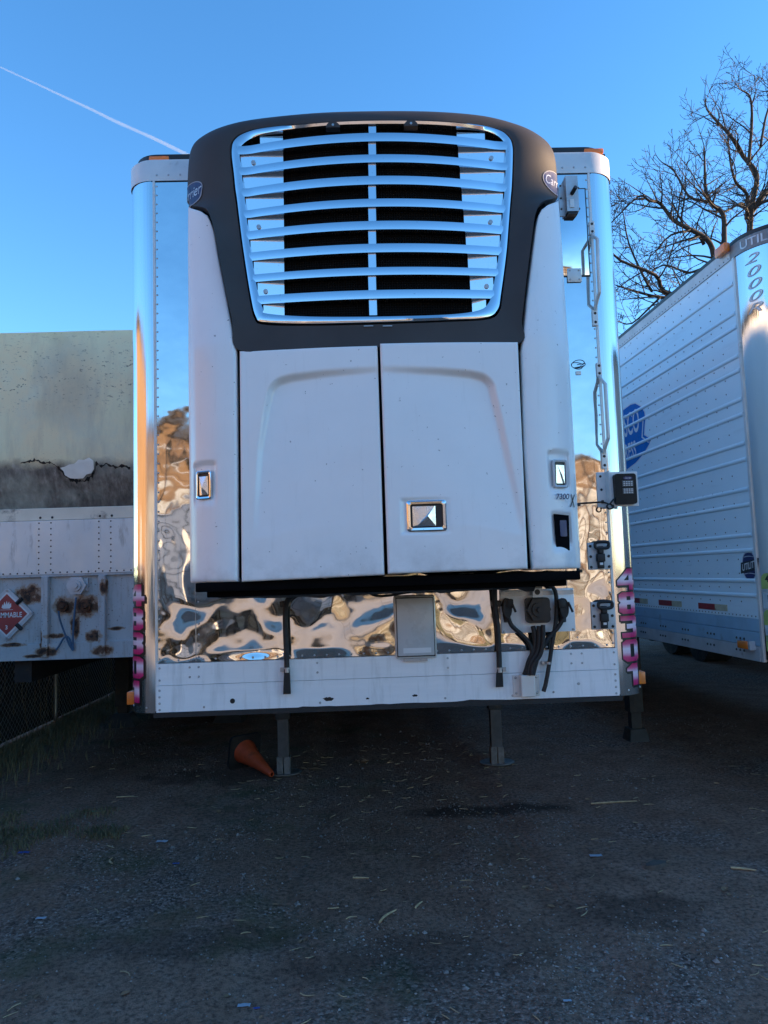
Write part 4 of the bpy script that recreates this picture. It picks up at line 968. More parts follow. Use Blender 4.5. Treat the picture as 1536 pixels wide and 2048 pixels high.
for i in range(len(CP)-1):
    for q in range(5):
        x = CP[i][0]+(CP[i+1][0]-CP[i][0])*q/5; y = CP[i][1]+(CP[i+1][1]-CP[i][1])*q/5 + random.uniform(-1.6, 1.6); w_ = abs(random.gauss(0, 2.2))*(1.3 if 110 < x < 195 else .6)+.5
        a_, b_ = at(x, y-w_, Y=TY), at(x, y+w_, Y=TY); up.append((a_.x, head(a_.x, a_.z)-.003, a_.z)); lo.append((b_.x, head(b_.x, b_.z)-.003, b_.z))
obj('torn_edge', tr_.grid([up, lo]), M['black'], tk, kind='stuff')
obj('tank_sill', MB().box(X0, X1, TY+.02, TY+.3, 2.425, 2.535, .008), M['tank_trim'], K)
# riveted panels
xs_ = [X0, -3.005, -2.0, X1]
for a_, b_ in zip(xs_[:-1], xs_[1:]): obj('front_plate', MB().box(a_+.001, b_-.001, TY-.006+(.004 if a_ == X0 else 0), TY+.05, 1.945, 2.421, .002), M['tankalu'], K)
p = at(245, 1124, Y=TY-.01); obj('patch_plate', MB().box(p.x-.08, p.x+.10, TY-.0095, TY-.005, p.z-.055, p.z+.055), M['tankalu'], K)
tv = MB()
for x in (-2.985, -2.88, -2.46, -2.355, -1.95, -1.85, -3.5, -3.4):
    for i in range(9): tv.dome((x, TY-.006, 2.40-.052*i), (0, -1, 0), .0075)
for i in range(38): tv.dome((X0+.05+.062*i, TY-.006, 1.96), (0, -1, 0), .0075)
for x in (-2.985, -2.88, -2.46, -2.355): tv.dome((x, TY+.02, 2.45), (0, -1, 0), .012)
obj('rivets', tv, M['steel_dark'], K, 40, kind='stuff')
# frame with stiffeners
obj('front_frame', MB().box(X0, X1, TY+.03, TY+.12, 1.215, 1.943).box(X0, X1, TY+.0, TY+.034, 1.20, 1.345, .004).box(X0, X1, TY-.002, TY+.03, 1.925, 1.9445), M['rustpaint'], K)
for x in (-2.925, -2.43, -3.42, -1.93):
    obj('stiffener', MB().box(x-.030, x+.030, TY-.03, TY+.03, 1.225, 1.924, .006), M['rustpaint'], K)
for px, py in ((127, 1213), (173, 1213)):
    p = at(px, py, Y=TY+.02); obj('air_port', MB().cyl((p.x, TY-.01, p.z), (p.x, TY+.03, p.z), .045, n=14).cyl((p.x+.01, TY-.04, p.z+.01), (p.x, TY-.008, p.z), .022, n=10), M['rust'], K, 40)
p = at(152, 1171, Y=TY-.03); hx6 = lambda r, n=6: [(p.x+r*math.cos(math.pi*2*i/n), p.z+r*math.sin(math.pi*2*i/n)) for i in range(n)]
so_ = obj('power_socket', MB().box(p.x-.06, p.x+.09, TY+.0, TY+.03, p.z-.05, p.z+.06).prism(hx6(.088), lambda u, v, d: (u, TY-.005-d, v), .03).prism(hx6(.048, 20), lambda u, v, d: (u, TY-.035-d, v), .018).prism(hx6(.025, 14), lambda u, v, d: (u, TY-.053-d, v), .012), M['plate_grey'], K, 30)
M['bluewire'] = simple('faded_blue_wire', (.06,.13,.22), .6)
for path in ([(152, 1195), (150, 1215), (147, 1250), (146, 1280), (147, 1300)], [(117, 1222), (120, 1240), (130, 1268), (138, 1288), (146, 1301)], [(146, 1301), (138, 1276), (128, 1276), (118, 1292), (112, 1300)]):
    obj('hanging_wire', MB().tube(catmull([at(x, y, Y=TY-.025) for x, y in path], 6, False), .008, 6), M['bluewire'], K, 60)
# flammable placard in its holder
pc = at(11, 1229, Y=TY-.02); dm = lambda r: [(pc.x+r*.98, pc.z-.0), (pc.x, pc.z+r), (pc.x-r*.98, pc.z), (pc.x, pc.z-r)]
def diam(r, rad=.03):
    o2 = []
    for i in range(4):
        a_ = math.pi/2*i; cx2, cz2 = pc.x+(r-rad*1.414)*math.cos(a_), pc.z+(r-rad*1.414)*math.sin(a_)
        o2 += [(cx2+rad*math.cos(a_-math.pi/4+math.pi/2*j/4), cz2+rad*math.sin(a_-math.pi/4+math.pi/2*j/4)) for j in range(5)]
    return o2
M['placard_red'] = simple('faded_red_placard', (.36,.055,.05), .5, 0, .12, 5, 0, .1)
PR = .236
plc = obj('placard_holder', MB().prism(diam(PR), lambda u, v, d: (u, TY+.004+d, v), .010), M['plate_grey'], K)
obj('placard_white', MB().prism(diam(PR-.038, .008), lambda u, v, d: (u, TY+.001+d, v), .003), M['white_print'], plc)
obj('placard_red', MB().prism(diam(PR-.058, .004), lambda u, v, d: (u, TY-.001+d, v), .002), M['placard_red'], plc)
decal('placard_lettering', text2d('FLAMMABLE', .062, .0012, 0, .80), lambda u, v: (pc.x+u, TY-.0016, pc.z+v-.008), M['white_print'], plc)
decal('placard_lettering', text2d('3', .05, .001), lambda u, v: (pc.x+u, TY-.0016, pc.z+v-.115), M['white_print'], plc)
fm = [(-.042,.03),(-.034,.062),(-.028,.048),(-.018,.082),(-.008,.055),(.0,.092),(.008,.06),(.02,.085),(.024,.055),(.036,.072),(.038,.04),(.026,.022),(-.026,.022)]
decal('placard_flame', fill2d([fm, ]), lambda u, v: (pc.x+u*1.05, TY-.0016, pc.z+.028+v), M['white_print'], plc)
obj('placard_line', MB().box(pc.x-.055, pc.x+.055, TY-.0022, TY-.0012, pc.z+.038, pc.z+.041), M['white_print'], plc)
for a_ in (45, 135, 225, 315):
    c2, s2 = math.cos(math.radians(a_)), math.sin(math.radians(a_)); q = (PR-.02)*.707
    obj('placard_clip', MB().tube([(pc.x+c2*q*.82, TY-.008, pc.z+s2*q*.82), (pc.x+c2*q*1.25, TY-.006, pc.z+s2*q*1.25)], .018, 4), M['rubber'], plc)
for a_ in (0, 90, 270): obj('placard_bolt', MB().cyl((pc.x+(PR-.03)*math.cos(math.radians(a_)), TY-.003, pc.z+(PR-.03)*math.sin(math.radians(a_))), (pc.x+(PR-.03)*math.cos(math.radians(a_)), TY+.004, pc.z+(PR-.03)*math.sin(math.radians(a_))), .011, n=12), M['galv'], plc)
obj('chassis', MB().box(-3.25, -3.10, TY+.13, TY+9.4, 1.0, 1.22).box(-2.1, -1.95, TY+.13, TY+9.4, 1.0, 1.22).box(X0+.1, X1-.1, TY+.13, TY+9.4, 1.222, 1.40), M['steel_dark'], K)
for x in (-3.33, -1.95):
    z0 = gh(x, 6.0)
    lg = obj('landing_leg', MB().box(x-.09, x+.09, 5.93, 6.08, z0+.25, 1.0, .008).box(x-.06, x+.06, 5.95, 6.06, z0+.05, z0+.3), M['steel_dark'], K)
    obj('foot', MB().add([(x-.2, 5.83, z0), (x+.2, 5.83, z0), (x+.2, 6.17, z0), (x-.2, 6.17, z0), (x-.10, 5.92, z0+.16), (x+.10, 5.92, z0+.16), (x+.10, 6.08, z0+.16), (x-.10, 6.08, z0+.16)], [(0,3,2,1),(4,5,6,7),(0,1,5,4),(1,2,6,5),(2,3,7,6),(3,0,4,7)]), M['steel_dark'], lg)
axle(K, 10.6, -2.62)

# ================================================================== WHITE TRAILER ON THE RIGHT
RT = .045
Rr = thing('box_trailer', 'ribbed white box trailer with blue logo parked right of the reefer', 'trailer', (2.66, 1.2, 0), RT, world=False)
RO = Vector((2.66, 1.2, 0)); rn = Vector((math.cos(RT), math.sin(RT), 0)); rd = Vector((-math.sin(RT), math.cos(RT), 0))
def S(px, py, e=0.0):
    """point on the side wall in the trailer's own frame: (depth along side, height)"""
    d = ray(px, py); t = (RO - CAM).dot(rn) / d.dot(rn); P_ = CAM + d*t
    return (P_-RO).dot(rd), P_.z
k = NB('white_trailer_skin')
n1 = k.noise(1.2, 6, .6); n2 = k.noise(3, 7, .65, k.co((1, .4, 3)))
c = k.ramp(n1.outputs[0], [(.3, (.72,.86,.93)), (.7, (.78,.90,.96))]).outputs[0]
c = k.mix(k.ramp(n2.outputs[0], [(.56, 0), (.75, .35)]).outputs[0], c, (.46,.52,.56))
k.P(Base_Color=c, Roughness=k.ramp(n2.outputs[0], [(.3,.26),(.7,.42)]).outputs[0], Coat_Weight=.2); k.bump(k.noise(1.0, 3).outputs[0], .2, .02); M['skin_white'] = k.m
M['cap_dark'] = simple('oxidised_dark_cap', (.21,.215,.225), .5, .3, .2, 8, .1)
WB, WC, WS, WL = 1.155, 4.07, .14, 13.5
RW = 2.6; CR = .34
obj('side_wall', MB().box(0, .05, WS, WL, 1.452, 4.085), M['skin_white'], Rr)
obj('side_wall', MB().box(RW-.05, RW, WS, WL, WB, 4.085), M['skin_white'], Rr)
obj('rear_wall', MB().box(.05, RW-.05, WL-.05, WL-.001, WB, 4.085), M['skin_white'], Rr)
def rcorner(s, e=0.0):
    ph = s/CR; return CR - (CR+e)*math.cos(ph), WS - (CR+e)*math.sin(ph)     # from the side (s=0) round to the front
def rcp(e=0.0, n=16): return [rcorner(CR*math.pi/2*i/n, e) for i in range(n+1)]
pf = rcp(); pr_ = [(RW-x, y) for x, y in pf[::-1]]
obj('front_wall', MB().grid([[(x, y, z) for x, y in [(0, WS+.004)] + pf + pr_] for z in [WB+.02+(4.078-WB-.02)*j/10 for j in range(11)]]), M['corner'], Rr, 50)
pl = [(x, y) for x, y in [(-.006, 1.0)] + [(-.006, WS)] + rcp(.006)[1:] + [(RW-x, y) for x, y in rcp(.006)[::-1]] + [(RW+.006, 1.0)]]
obj('nose_cap', MB().grid([[(x, y, 4.072) for x, y in pl], [(x, y, 4.168) for x, y in pl], [(x*.99+.012, y+.012, 4.178) for x, y in pl], [(x*.9+.12, y+.10, 4.183) for x, y in pl]]), M['cap_dark'], Rr, 40)
obj('roof', MB().prism([(.012, WL)] + [(x+.016, y+.02) for x, y in pf] + [(x-.016, y+.02) for x, y in pr_] + [(RW-.012, WL)], lambda u, v, d: (u, v, 4.160+d), .055), M['black'], Rr)
obj('top_rail', MB().box(-.008, .0, WS+.04, WL, 4.074, 4.164), M['plate_grey'], Rr)
obj('corner_strip', MB().box(-.010, .012, WS-.012, WS+.012, WB, 4.072), M['alu_cap'], Rr)
RZ = [3.893, 3.673, 3.566, 3.352, 3.245, 3.032, 2.921, 2.710, 2.592, 2.377, 2.266, 2.047, 1.938, 1.721, 1.614]
rb = None; hp_ = [(-.011*math.sin(a_)-.0006, .016*math.cos(a_)) for a_ in [math.pi*i/8 for i in range(9)]]
for z in RZ:
    if rb is None:
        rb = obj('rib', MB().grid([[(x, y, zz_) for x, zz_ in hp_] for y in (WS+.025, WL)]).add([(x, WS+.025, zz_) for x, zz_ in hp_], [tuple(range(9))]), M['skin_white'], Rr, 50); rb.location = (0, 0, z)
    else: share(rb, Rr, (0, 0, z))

M['rail_blue'] = simple('blue_grey_rail', (.34,.54,.70), .4, .2, .1, 4, .05, dirt=((.2,.22,.24), .6, 5))
for z0, z1, e in ((1.362, 1.449, .004), (1.262, 1.358, .010), (1.155, 1.258, .016)): obj('bottom_rail', MB().box(-e, .04, WS+.02, WL, z0, z1, .002), M['rail_blue'] if z0 > 1.2 else M['plate_grey'], Rr)
tv = MB()
for j in range(24):
    y = .37+.148*j
    for i in range(25): tv.dome((0, y, 4.04-.103*i), (-1, 0, 0), .006, .004, 5)
for j in range(70): tv.dome((0, .2+.05*j, 1.468), (-1, 0, 0), .006, .004, 5)
for j in range(60): tv.dome((-.008, .2+.06*j, 4.092), (-1, 0, 0), .006, .004, 5)
for j in range(16):
    for dd in (0, .05, .10): tv.dome((-.018, .35+.42*j+dd, 1.215), (-1, 0, 0), .010, .008, 6); tv.dome((-.011, .35+.42*j+dd, 1.30), (-1, 0, 0), .010, .008, 6)
obj('rivets', tv, M['steel_grey'], Rr, 40, kind='stuff')
# reflective tape, lamps
for y0 in (.569, 1.30, 1.98, 2.7, 3.5):
    tp = obj('tape_red', MB().box(-.003, -.0005, y0+.18, y0+.44, 1.487, 1.535), M['red_tape'], Rr); obj('tape_cream', MB().box(-.003, -.0005, y0, y0+.179, 1.487, 1.535), M['cream_tape'], Rr)
ml = obj('marker_light', MB().box(-.066, -.018, .225, .36, 1.235, 1.292, .008), M['amber'], Rr, 40); obj('light_base', MB().box(-.060, -.016, .205, .226, 1.232, 1.295), M['plate_grey'], ml)
obj('marker_light', MB().box(-.055, -.008, .16, .30, 4.135, 4.205, .01), M['amber'], Rr, 40)
x_, y_ = rcorner(CR*1.15, .02); obj('marker_light', MB().box(x_-.06, x_+.07, y_-.03, y_+.03, 4.14, 4.19, .01), M['amber'], Rr, 40)
# blue shield logo with white lettering
def side_fn(e): return lambda u, v: (-e, -u, v)                       # u runs towards the front, as the eye reads it
y1, zt_ = S(1270, 808); yR, zM = S(1299, 872); yb, zb_ = S(1255, 930)
shape = [(-2.62, 3.08), (-2.6, 3.25), (-2.5, 3.36), (-2.3, 3.43), (-2.1, 3.445), (-1.98, 3.43), (-1.86, 3.37), (-1.79, 3.30), (-1.78, 3.24), (-1.83, 3.09), (-1.70, 3.03), (-1.73, 2.985), (-1.85, 2.92), (-2.05, 2.86), (-2.3, 2.82), (-2.55, 2.86)]
lg_ = decal('logo_shield', fill2d([shape]), side_fn(.0015), M['blue'], Rr)
decal('logo_shield_rim', fill2d([grow(shape, .012)]), side_fn(.0008), M['white_print'], lg_)
decal('logo_lettering', text2d('CISCO', .30, .004, 0, .62), lambda u, v: (-.0022, -(u-2.19), v*1.05+3.25), M['white_print'], lg_)
decal('logo_lettering', text2d('PRESS', .22, .003, 0, .62), lambda u, v: (-.0022, -(u-2.20), v*1.05+2.985), M['white_print'], lg_)
decal('logo_stripe', fill2d([[(-1.835, 3.24), (-1.815, 3.24), (-1.86, 3.08), (-1.735, 3.008), (-1.74, 2.995), (-1.885, 3.075)]]), side_fn(.0024), M['white_print'], lg_)
by_, bz_ = S(1499, 1132)
bd = decal('globe_badge', fill2d([ellipse(.085, .105)]), lambda u, v: (-.0015, by_-u, bz_+v), M['navy'], Rr)
decal('badge_rim', fill2d([ellipse(.093, .113), ellipse(.084, .104)]), lambda u, v: (-.0018, by_-u, bz_+v), M['silver_print'], bd)
for q in (-.06, .062, -.03, .09): decal('badge_line', fill2d([[(-.08+.01*i, q+.006*math.sin(i*.2)) for i in range(17)] + [(.08-.01*i, q+.005+.006*math.sin((16-i)*.2)) for i in range(17)]]), lambda u, v: (-.0021, by_-u*math.sqrt(max(.02, 1-(v/.105)**2)), bz_+v), M['silver_print'], bd)
decal('badge_band', fill2d([[(-.115, -.055), (.105, -.025), (.115, .055), (-.105, .025)]]), lambda u, v: (-.0026, by_-u, bz_+v), M['black_print'], bd)
decal('badge_lettering', text2d('UTILITY', .062, .001, .1, .85), lambda u, v: (-.0032, by_-u, bz_+v*1.1+u*.16), M['white_print'], bd)
# corner lettering: embossed maker name on the cap, model number outlined down the corner
cs = [i*.02 for i in range(-20, 21)]
decal('cap_lettering', text2d('UTILITY', .085, .001, 0, 1.15, cs), lambda u, v: (*rcorner(.25+u, .0085), 4.118+v), M['galv'], Rr)
for ch, zc in zip('2000R', (3.995, 3.90, 3.81, 3.72, 3.635)):
    d = decal('model_lettering', text2d(ch, .105, .0012, .35, 2.3, cs), lambda u, v: (*rcorner(.15+u*.8, .0022), zc+v*.9), M['outline_grey'], Rr)
    decal('model_lettering_fill', text2d(ch, .105, -.0022, .35, 2.3, cs), lambda u, v: (*rcorner(.15+u*.8, .0030), zc+v*.9), M['silver_print'], d)
M['sticker_green'] = simple('pale_green_sticker', (.38,.50,.14), .5); M['sticker_pale'] = simple('pale_blue_sticker', (.50,.58,.62), .5)
for z, ch, mt, rd_ in ((1.72, '4', 'sticker_green', 1), (1.585, '1', 'sticker_pale', 0), (1.47, '1', 'sticker_green', 1), (1.36, '', 'sticker_pale', 0), (1.29, '', 'sticker_green', 0)):
    shp = [(-.055, -.055), (.055, -.055), (.055, .01)] + [(.055*math.cos(a_), .01+.045*math.sin(a_)) for a_ in [math.pi*i/8 for i in range(9)]] + [(-.055, .01)] if rd_ else [(-.05, -.055), (.05, -.055), (.05, .055), (-.05, .055)]
    if rd_: shp = [(-.055, -.055), (.055, -.055)] + [(.055*math.cos(a_), .01+.045*math.sin(a_)) for a_ in [math.pi*i/8 for i in range(9)]]
    d = decal('sticker', fill2d([shp], [-.04, -.02, 0, .02, .04]), lambda u, v: (*rcorner(.09+u, .002), z+v), M[mt], Rr)
    if ch: decal('sticker_lettering', text2d(ch, .065, .001), lambda u, v: (*rcorner(.09+u, .003), z+v+.012), M['black_print'], d)
# undercarriage
obj('floor_frame', MB().box(.06, RW-.06, .1, WL-.1, WB-.02, WB+.10), M['steel_dark'], Rr)
for y in [.6+.5*i for i in range(10)]: obj('crossmember', MB().box(.07, RW-.07, y, y+.06, WB-.03, WB-.021), M['steel_dark'], Rr)
for x in (.20, RW-.20):
    lw_ = Vector((x, 2.95, 0)); wp_ = RO + rn*x + rd*2.95; z0 = gh(wp_.x, wp_.y)
    lg = obj('landing_leg', MB().box(x-.075, x+.075, 2.88, 3.02, z0+.3, WB-.02, .006).box(x-.055, x+.055, 2.9, 3.0, z0+.05, z0+.32), M['steel_dark'], Rr)
    obj('foot', MB().add([(x-.105, 2.84, z0), (x+.105, 2.84, z0), (x+.105, 3.06, z0), (x-.105, 3.06, z0), (x-.085, 2.87, z0+.13), (x+.085, 2.87, z0+.13), (x+.085, 3.03, z0+.13), (x-.085, 3.03, z0+.13)], [(0,3,2,1),(4,5,6,7),(0,1,5,4),(1,2,6,5),(2,3,7,6),(3,0,4,7)]), M['steel_dark'], lg)
for y in (9.3, 10.6): axle(Rr, y, RW/2)

# ================================================================== CHAIN-LINK FENCE
FX = -4.33
fc = thing('chain_link_fence', 'galvanised chain-link fence with dark privacy screen behind the tank trailer', 'fence', (FX, 3, 0))
wm = MB(); H_ = 1.9; y0, y1 = -2.0, 15.0; st_ = .085; i = 0
y = y0-H_
while y < y1:
    for sg in (1, -1):
        pts = []
        nseg = int(H_/.0425)
        seg = [(y + q*.0425 if sg > 0 else y+H_-q*.0425, .05+q*.0425, q) for q in range(nseg+1)]
        seg = [(FX+.004*((q % 2)*2-1)*sg, yy, zz_) for yy, zz_, q in seg if y0 <= yy <= y1]
        if len(seg) > 3: wm.tube(seg[::2], .0024, 3, False)
    y += st_
obj('wire_mesh', wm, M['galv'], fc, kind='stuff')
for j in range(7): yy = -2+2.8*j; obj('fence_post', MB().cyl((FX-.05, yy, -.1), (FX-.05, yy, 2.05), .03, n=12), M['galv'], fc, 40)
obj('top_wire', MB().cyl((FX-.05, y0, 1.98), (FX-.05, y1, 1.98), .021, n=10), M['galv'], fc, 40)
M['screen'] = simple('black_privacy_screen', (.010,.010,.012), .85, 0, .4, 3, .3)
obj('privacy_screen', MB().grid([[(FX-.10+.02*noise.noise((yy*2, zz_, 1)), yy, zz_) for yy in [y0+17*i/80 for i in range(81)]] for zz_ in [.02+1.9*j/8 for j in range(9)]]), M['screen'], fc, 60)
dv = MB()
for i in range(26):
    yy = random.uniform(4.5, 10); z0 = random.uniform(.1, .4)
    dv.tube([(FX+.02+random.uniform(-.02, .03), yy+random.uniform(-.02, .02)*q, z0+q*random.uniform(.14, .2)) for q in range(6)], .003, 3)
M['dry_stem'] = simple('dry_stem', (.22,.17,.10), .8)
struct(obj('dry_stems', dv, M['dry_stem']), 'stuff')

# ================================================================== BARE TREES BEHIND THE RIGHT TRAILER
M['bark'] = simple('bare_bark', (.040,.030,.024), .85, 0, .35, 12, .4, dirt=((.018,.014,.012), .5, 9))
rt = random.Random(11)
def jit(): return Vector((rt.uniform(-1, 1), rt.uniform(-1, 1), rt.uniform(-1, 1)))
def twig(mb, p, d, L, r, lev):
    n = 6 if lev < 3 else 4; pts = [p]; rs = [r]; q = p; dd = d.normalized(); curl = jit()*.16
    for i in range(n):
        dd = (dd + jit()*.17 + curl + Vector((0, 0, .05))).normalized(); q = q + dd*L/n; pts.append(q); rs.append(max(.0062, r*(1-.85*(i+1)/n)))
    mb.tube(pts, rs, 5 if lev < 2 else 3, False)
    if lev >= 3: return
    for i in range(1, n):
        if rt.random() < (.85 if lev < 2 else .62):
            t = (pts[i+1]-pts[i]).normalized(); side = t.cross(jit()).normalized()
            twig(mb, pts[i].lerp(pts[i+1], rt.random()*.6), t*.75 + side*.8, L*rt.uniform(.38, .6)*(1.1-.5*i/n), max(.0075, rs[i]*.62), lev+1)
def bare_tree(label, base, limbs, Yd, extra=()):
    t = thing('bare_tree', label, 'tree', (base.x, base.y, 0), group='bare trees behind the right trailer')
    tm = MB(); cm_ = MB(); fork = None
    for pts, r0, ydev in limbs:
        P = [at(x, y, Y=Yd + ydev*i/len(pts) + .5*noise.noise((i*.7, x*.01, 2))) for i, (x, y) in enumerate(pts)]
        P = [p + jit()*.10 for p in P]; C = catmull(P, 3, False); nn = len(C)
        rs = [r0*.47*(1-i/nn)**.85 + .010 for i in range(nn)]
        cm_.tube(C, rs, 7, False)
        twig(cm_, C[-1], C[-1]-C[-2], .8, rs[-1], 2)
        for i in range(1, nn):
            if rt.random() < .8:
                t_ = (C[i]-C[i-1]).normalized(); d = t_*.6 + t_.cross(jit()).normalized()*.8
                twig(cm_, C[i].lerp(C[i-1], rt.random()), d, rt.uniform(.9, 1.9)*(1.15-.5*i/nn), min(.030, rs[i]*.55), 1)
    tm.tube([base, base + Vector((.1, .1, 2)), base + Vector((-.05, 0, 4)), at(*extra, Y=Yd)], [.42, .34, .26, .15], 12)
    obj('trunk', tm, M['bark'], t, 60); obj('crown', cm_, M['bark'], t, 60)
    return t
YA, YB = 17.0, 14.5
ba = at(1508, 1120, Y=YA); ba.z = 0
bare_tree('tall bare tree rising behind the front corner of the white trailer', ba,
  [([(1505,540),(1500,470),(1508,410),(1507,351),(1494,313),(1471,274),(1439,245),(1420,213),(1412,190)], .20, .5), ([(1498,330),(1505,265),(1508,215),(1496,186),(1482,176)], .09, -.8), ([(1494,440),(1494,390),(1468,367),(1458,325),(1450,280)], .11, -1.2),
   ([(1508,420),(1530,395),(1560,370),(1600,320),(1630,260)], .16, 1.0), ([(1515,300),(1535,230),(1545,190),(1530,175)], .07, 1.5), ([(1508,425),(1522,415),(1548,400),(1580,420),(1640,400)], .12, -1.0), ([(1495,430),(1475,415),(1445,422),(1420,420)], .09, -2.0)], YA, (1505, 520))
bb_ = at(1440, 1120, Y=YB); bb_.z = 0
bare_tree('wide low bare tree with sprawling limbs above the white trailer roof', bb_,
  [([(1448,660),(1453,500),(1442,432),(1426,406),(1413,374),(1413,325),(1404,296)], .15, .6), ([(1440,660),(1426,520),(1410,486),(1375,464),(1349,435),(1326,409),(1304,393),(1268,403),(1226,435)], .15, -.8), ([(1412,490),(1387,470),(1345,468),(1308,500)], .08, .8),
   ([(1440,670),(1380,600),(1323,574),(1307,551),(1249,512),(1215,490)], .15, -1.2), ([(1440,680),(1390,620),(1349,599),(1300,586),(1236,580)], .16, .4), ([(1320,590),(1300,615),(1265,640),(1235,650)], .05, .5), ([(1426,406),(1405,395),(1380,388),(1350,345),(1330,318)], .08, 1.0), ([(1300,586),(1285,555),(1262,490),(1244,440)], .06, -.6), ([(1427,525),(1372,540),(1330,530),(1280,555)], .06, 1.2)], YB, (1442, 640))

# ================================================================== THINGS ON THE GROUND
def on(px, py): 
    p = at(px, py, Z=0); return Vector((p.x, p.y, gh(p.x, p.y)))
# toppled traffic cone
cb_ = at(497, 1517, Z=.12); tip = Vector((-1.045, 3.20, .045))
tc_ = thing('traffic_cone', 'faded orange traffic cone lying on its side against the left landing leg', 'cone', (cb_.x, cb_.y, 0))
bc = Vector((-1.36, 3.62, .165)); ax = (tip-bc).normalized(); ua = ax.orthogonal().normalized()
ua = (Vector((0, 0, 1)) - ax*ax.z).normalized(); va = ax.cross(ua)
cmb = MB(); L_ = (tip-bc).length
prof = [(0, .118), (.03, .112), (.25, .085), (.5, .062), (.75, .045), (.97, .030), (1, .024), (1, .016)]
cmb.grid([[bc + ax*(.02+t*L_) + (ua*math.cos(a_)+va*math.sin(a_))*r for a_ in [2*math.pi*i/24 for i in range(24)]] for t, r in prof], True)
obj('cone_body', cmb, M['cone'], tc_, 50)
def bp(u, v, d): return bc + ua*u + va*v + ax*d
obj('cone_base', MB().prism(rrect(-.165, .165, -.165, .165, .045), lambda u, v, d: bp(u, v, d-.012), .034), M['rubber'], tc_)
# loose stones
M['stone'] = simple('grey_gravel_stone', (.26,.225,.20), .85, 0, .7, 25, .2)
sm_ = MB(); cnt = 0
rs_ = random.Random(5)
OCT = [(1,0,0),(-1,0,0),(0,1,0),(0,-1,0),(0,0,1),(0,0,-1)]; OF = [(0,2,4),(2,1,4),(1,3,4),(3,0,4),(2,0,5),(1,2,5),(3,1,5),(0,3,5)]
while cnt < 15000:
    d = 3.0*(rs_.random()**1.5)*3.2+3.0; an = rs_.uniform(-.62, .62); x = CAM.x + d*math.sin(an); y = CAM.y + d*math.cos(an)
    q = noise.noise((x*1.1, y*1.1, 4.4)) + .5*noise.noise((x*3, y*3, 7))
    if rs_.random() > .10+max(0, q)*1.7: continue
    r = (.0028+.006*rs_.random()**2.4) * (2.2 if rs_.random() < .025 else 1); z = gh(x, y); ro = rs_.random()*6.3; c2, s2 = math.cos(ro), math.sin(ro)
    sm_.add([(x+(a_*c2-b_*s2)*r*rs_.uniform(.7, 1.3), y+(a_*s2+b_*c2)*r*rs_.uniform(.7, 1.2), z+r*.25+e*r*rs_.uniform(.5, .9)) for a_, b_, e in OCT], OF); cnt += 1
struct(obj('gravel', sm_, M['stone']), 'stuff')
# grass along the fence and the weedy patch at the left
k = NB('dull_grass')
k.P(Base_Color=k.ramp(k.noise(5, 4).outputs[0], [(.3,(.12,.105,.05)),(.6,(.19,.155,.08)),(.8,(.40,.31,.18))]).outputs[0], Roughness=.7); M['grass'] = k.m
def blades(pts, hmin, hmax):
    mb = MB()
    for x, y in pts:
        z = gh(x, y)-.005; h = rs_.uniform(hmin, hmax); a_ = rs_.random()*6.3; lx, ly = math.cos(a_)*h*rs_.uniform(.3, 1.1), math.sin(a_)*h*rs_.uniform(.3, 1.1); w_ = rs_.uniform(.002, .0048); px_, py_ = -math.sin(a_)*w_, math.cos(a_)*w_
        mb.add([(x-px_, y-py_, z), (x+px_, y+py_, z), (x+lx*.45+px_*.7, y+ly*.45+py_*.7, z+h*.75), (x+lx*.45-px_*.7, y+ly*.45-py_*.7, z+h*.75), (x+lx, y+ly, z+h*.9)], [(0,1,2,3), (3,2,4)])
    return mb
pts = [(FX+.08+abs(rs_.gauss(0, .34)), rs_.uniform(1.5, 12)) for _ in range(14000)]
struct(obj('fence_grass', blades(pts, .04, .17), M['grass']), 'stuff')
pts = []
while len(pts) < 3400:
    x, y = rs_.uniform(-3.4, -1.95), rs_.uniform(1.4, 2.75)
    if noise.noise((x*2.4, y*2.4, 3))+.25-((x+2.75)/.9)**2*.5-((y-2.05)/.6)**2*.5 > rs_.random()*.4: pts.append((x, y))
struct(obj('weed_patch', blades(pts, .012, .05), M['grass']), 'stuff')
# fine straw and leaf litter
M['straw'] = simple('dry_straw', (.50,.36,.20), .8, 0, .3, 30); M['leaf'] = simple('dead_brown_leaf', (.30,.17,.09), .8, 0, .35, 20)
def straw(mb, x, y, L, a_, r=.0025, bend=.1):
    pts = [(x+math.cos(a_)*L*(t-.5)-math.sin(a_)*bend*L*math.sin(t*math.pi), y+math.sin(a_)*L*(t-.5)+math.cos(a_)*bend*L*math.sin(t*math.pi), 0) for t in (0, .33, .66, 1)]
    return mb.tube([(px_, py_, gh(px_, py_)+r+.002) for px_, py_, _ in pts], [r, r*1.2, r, r*.6], 4)
fs = MB()
for i in range(330):
    if i < 120: x, y = rs_.gauss(.1, .8), rs_.gauss(3.4, .7)
    else: d = rs_.uniform(3.2, 8.5); an = rs_.uniform(-.6, .6); x, y = CAM.x+d*math.sin(an), CAM.y+d*math.cos(an)
    straw(fs, x, y, rs_.uniform(.02, .085), rs_.gauss(0, .7), rs_.uniform(.0012, .0030), rs_.uniform(-.2, .2))
struct(obj('straw_litter', fs, M['straw']), 'stuff')
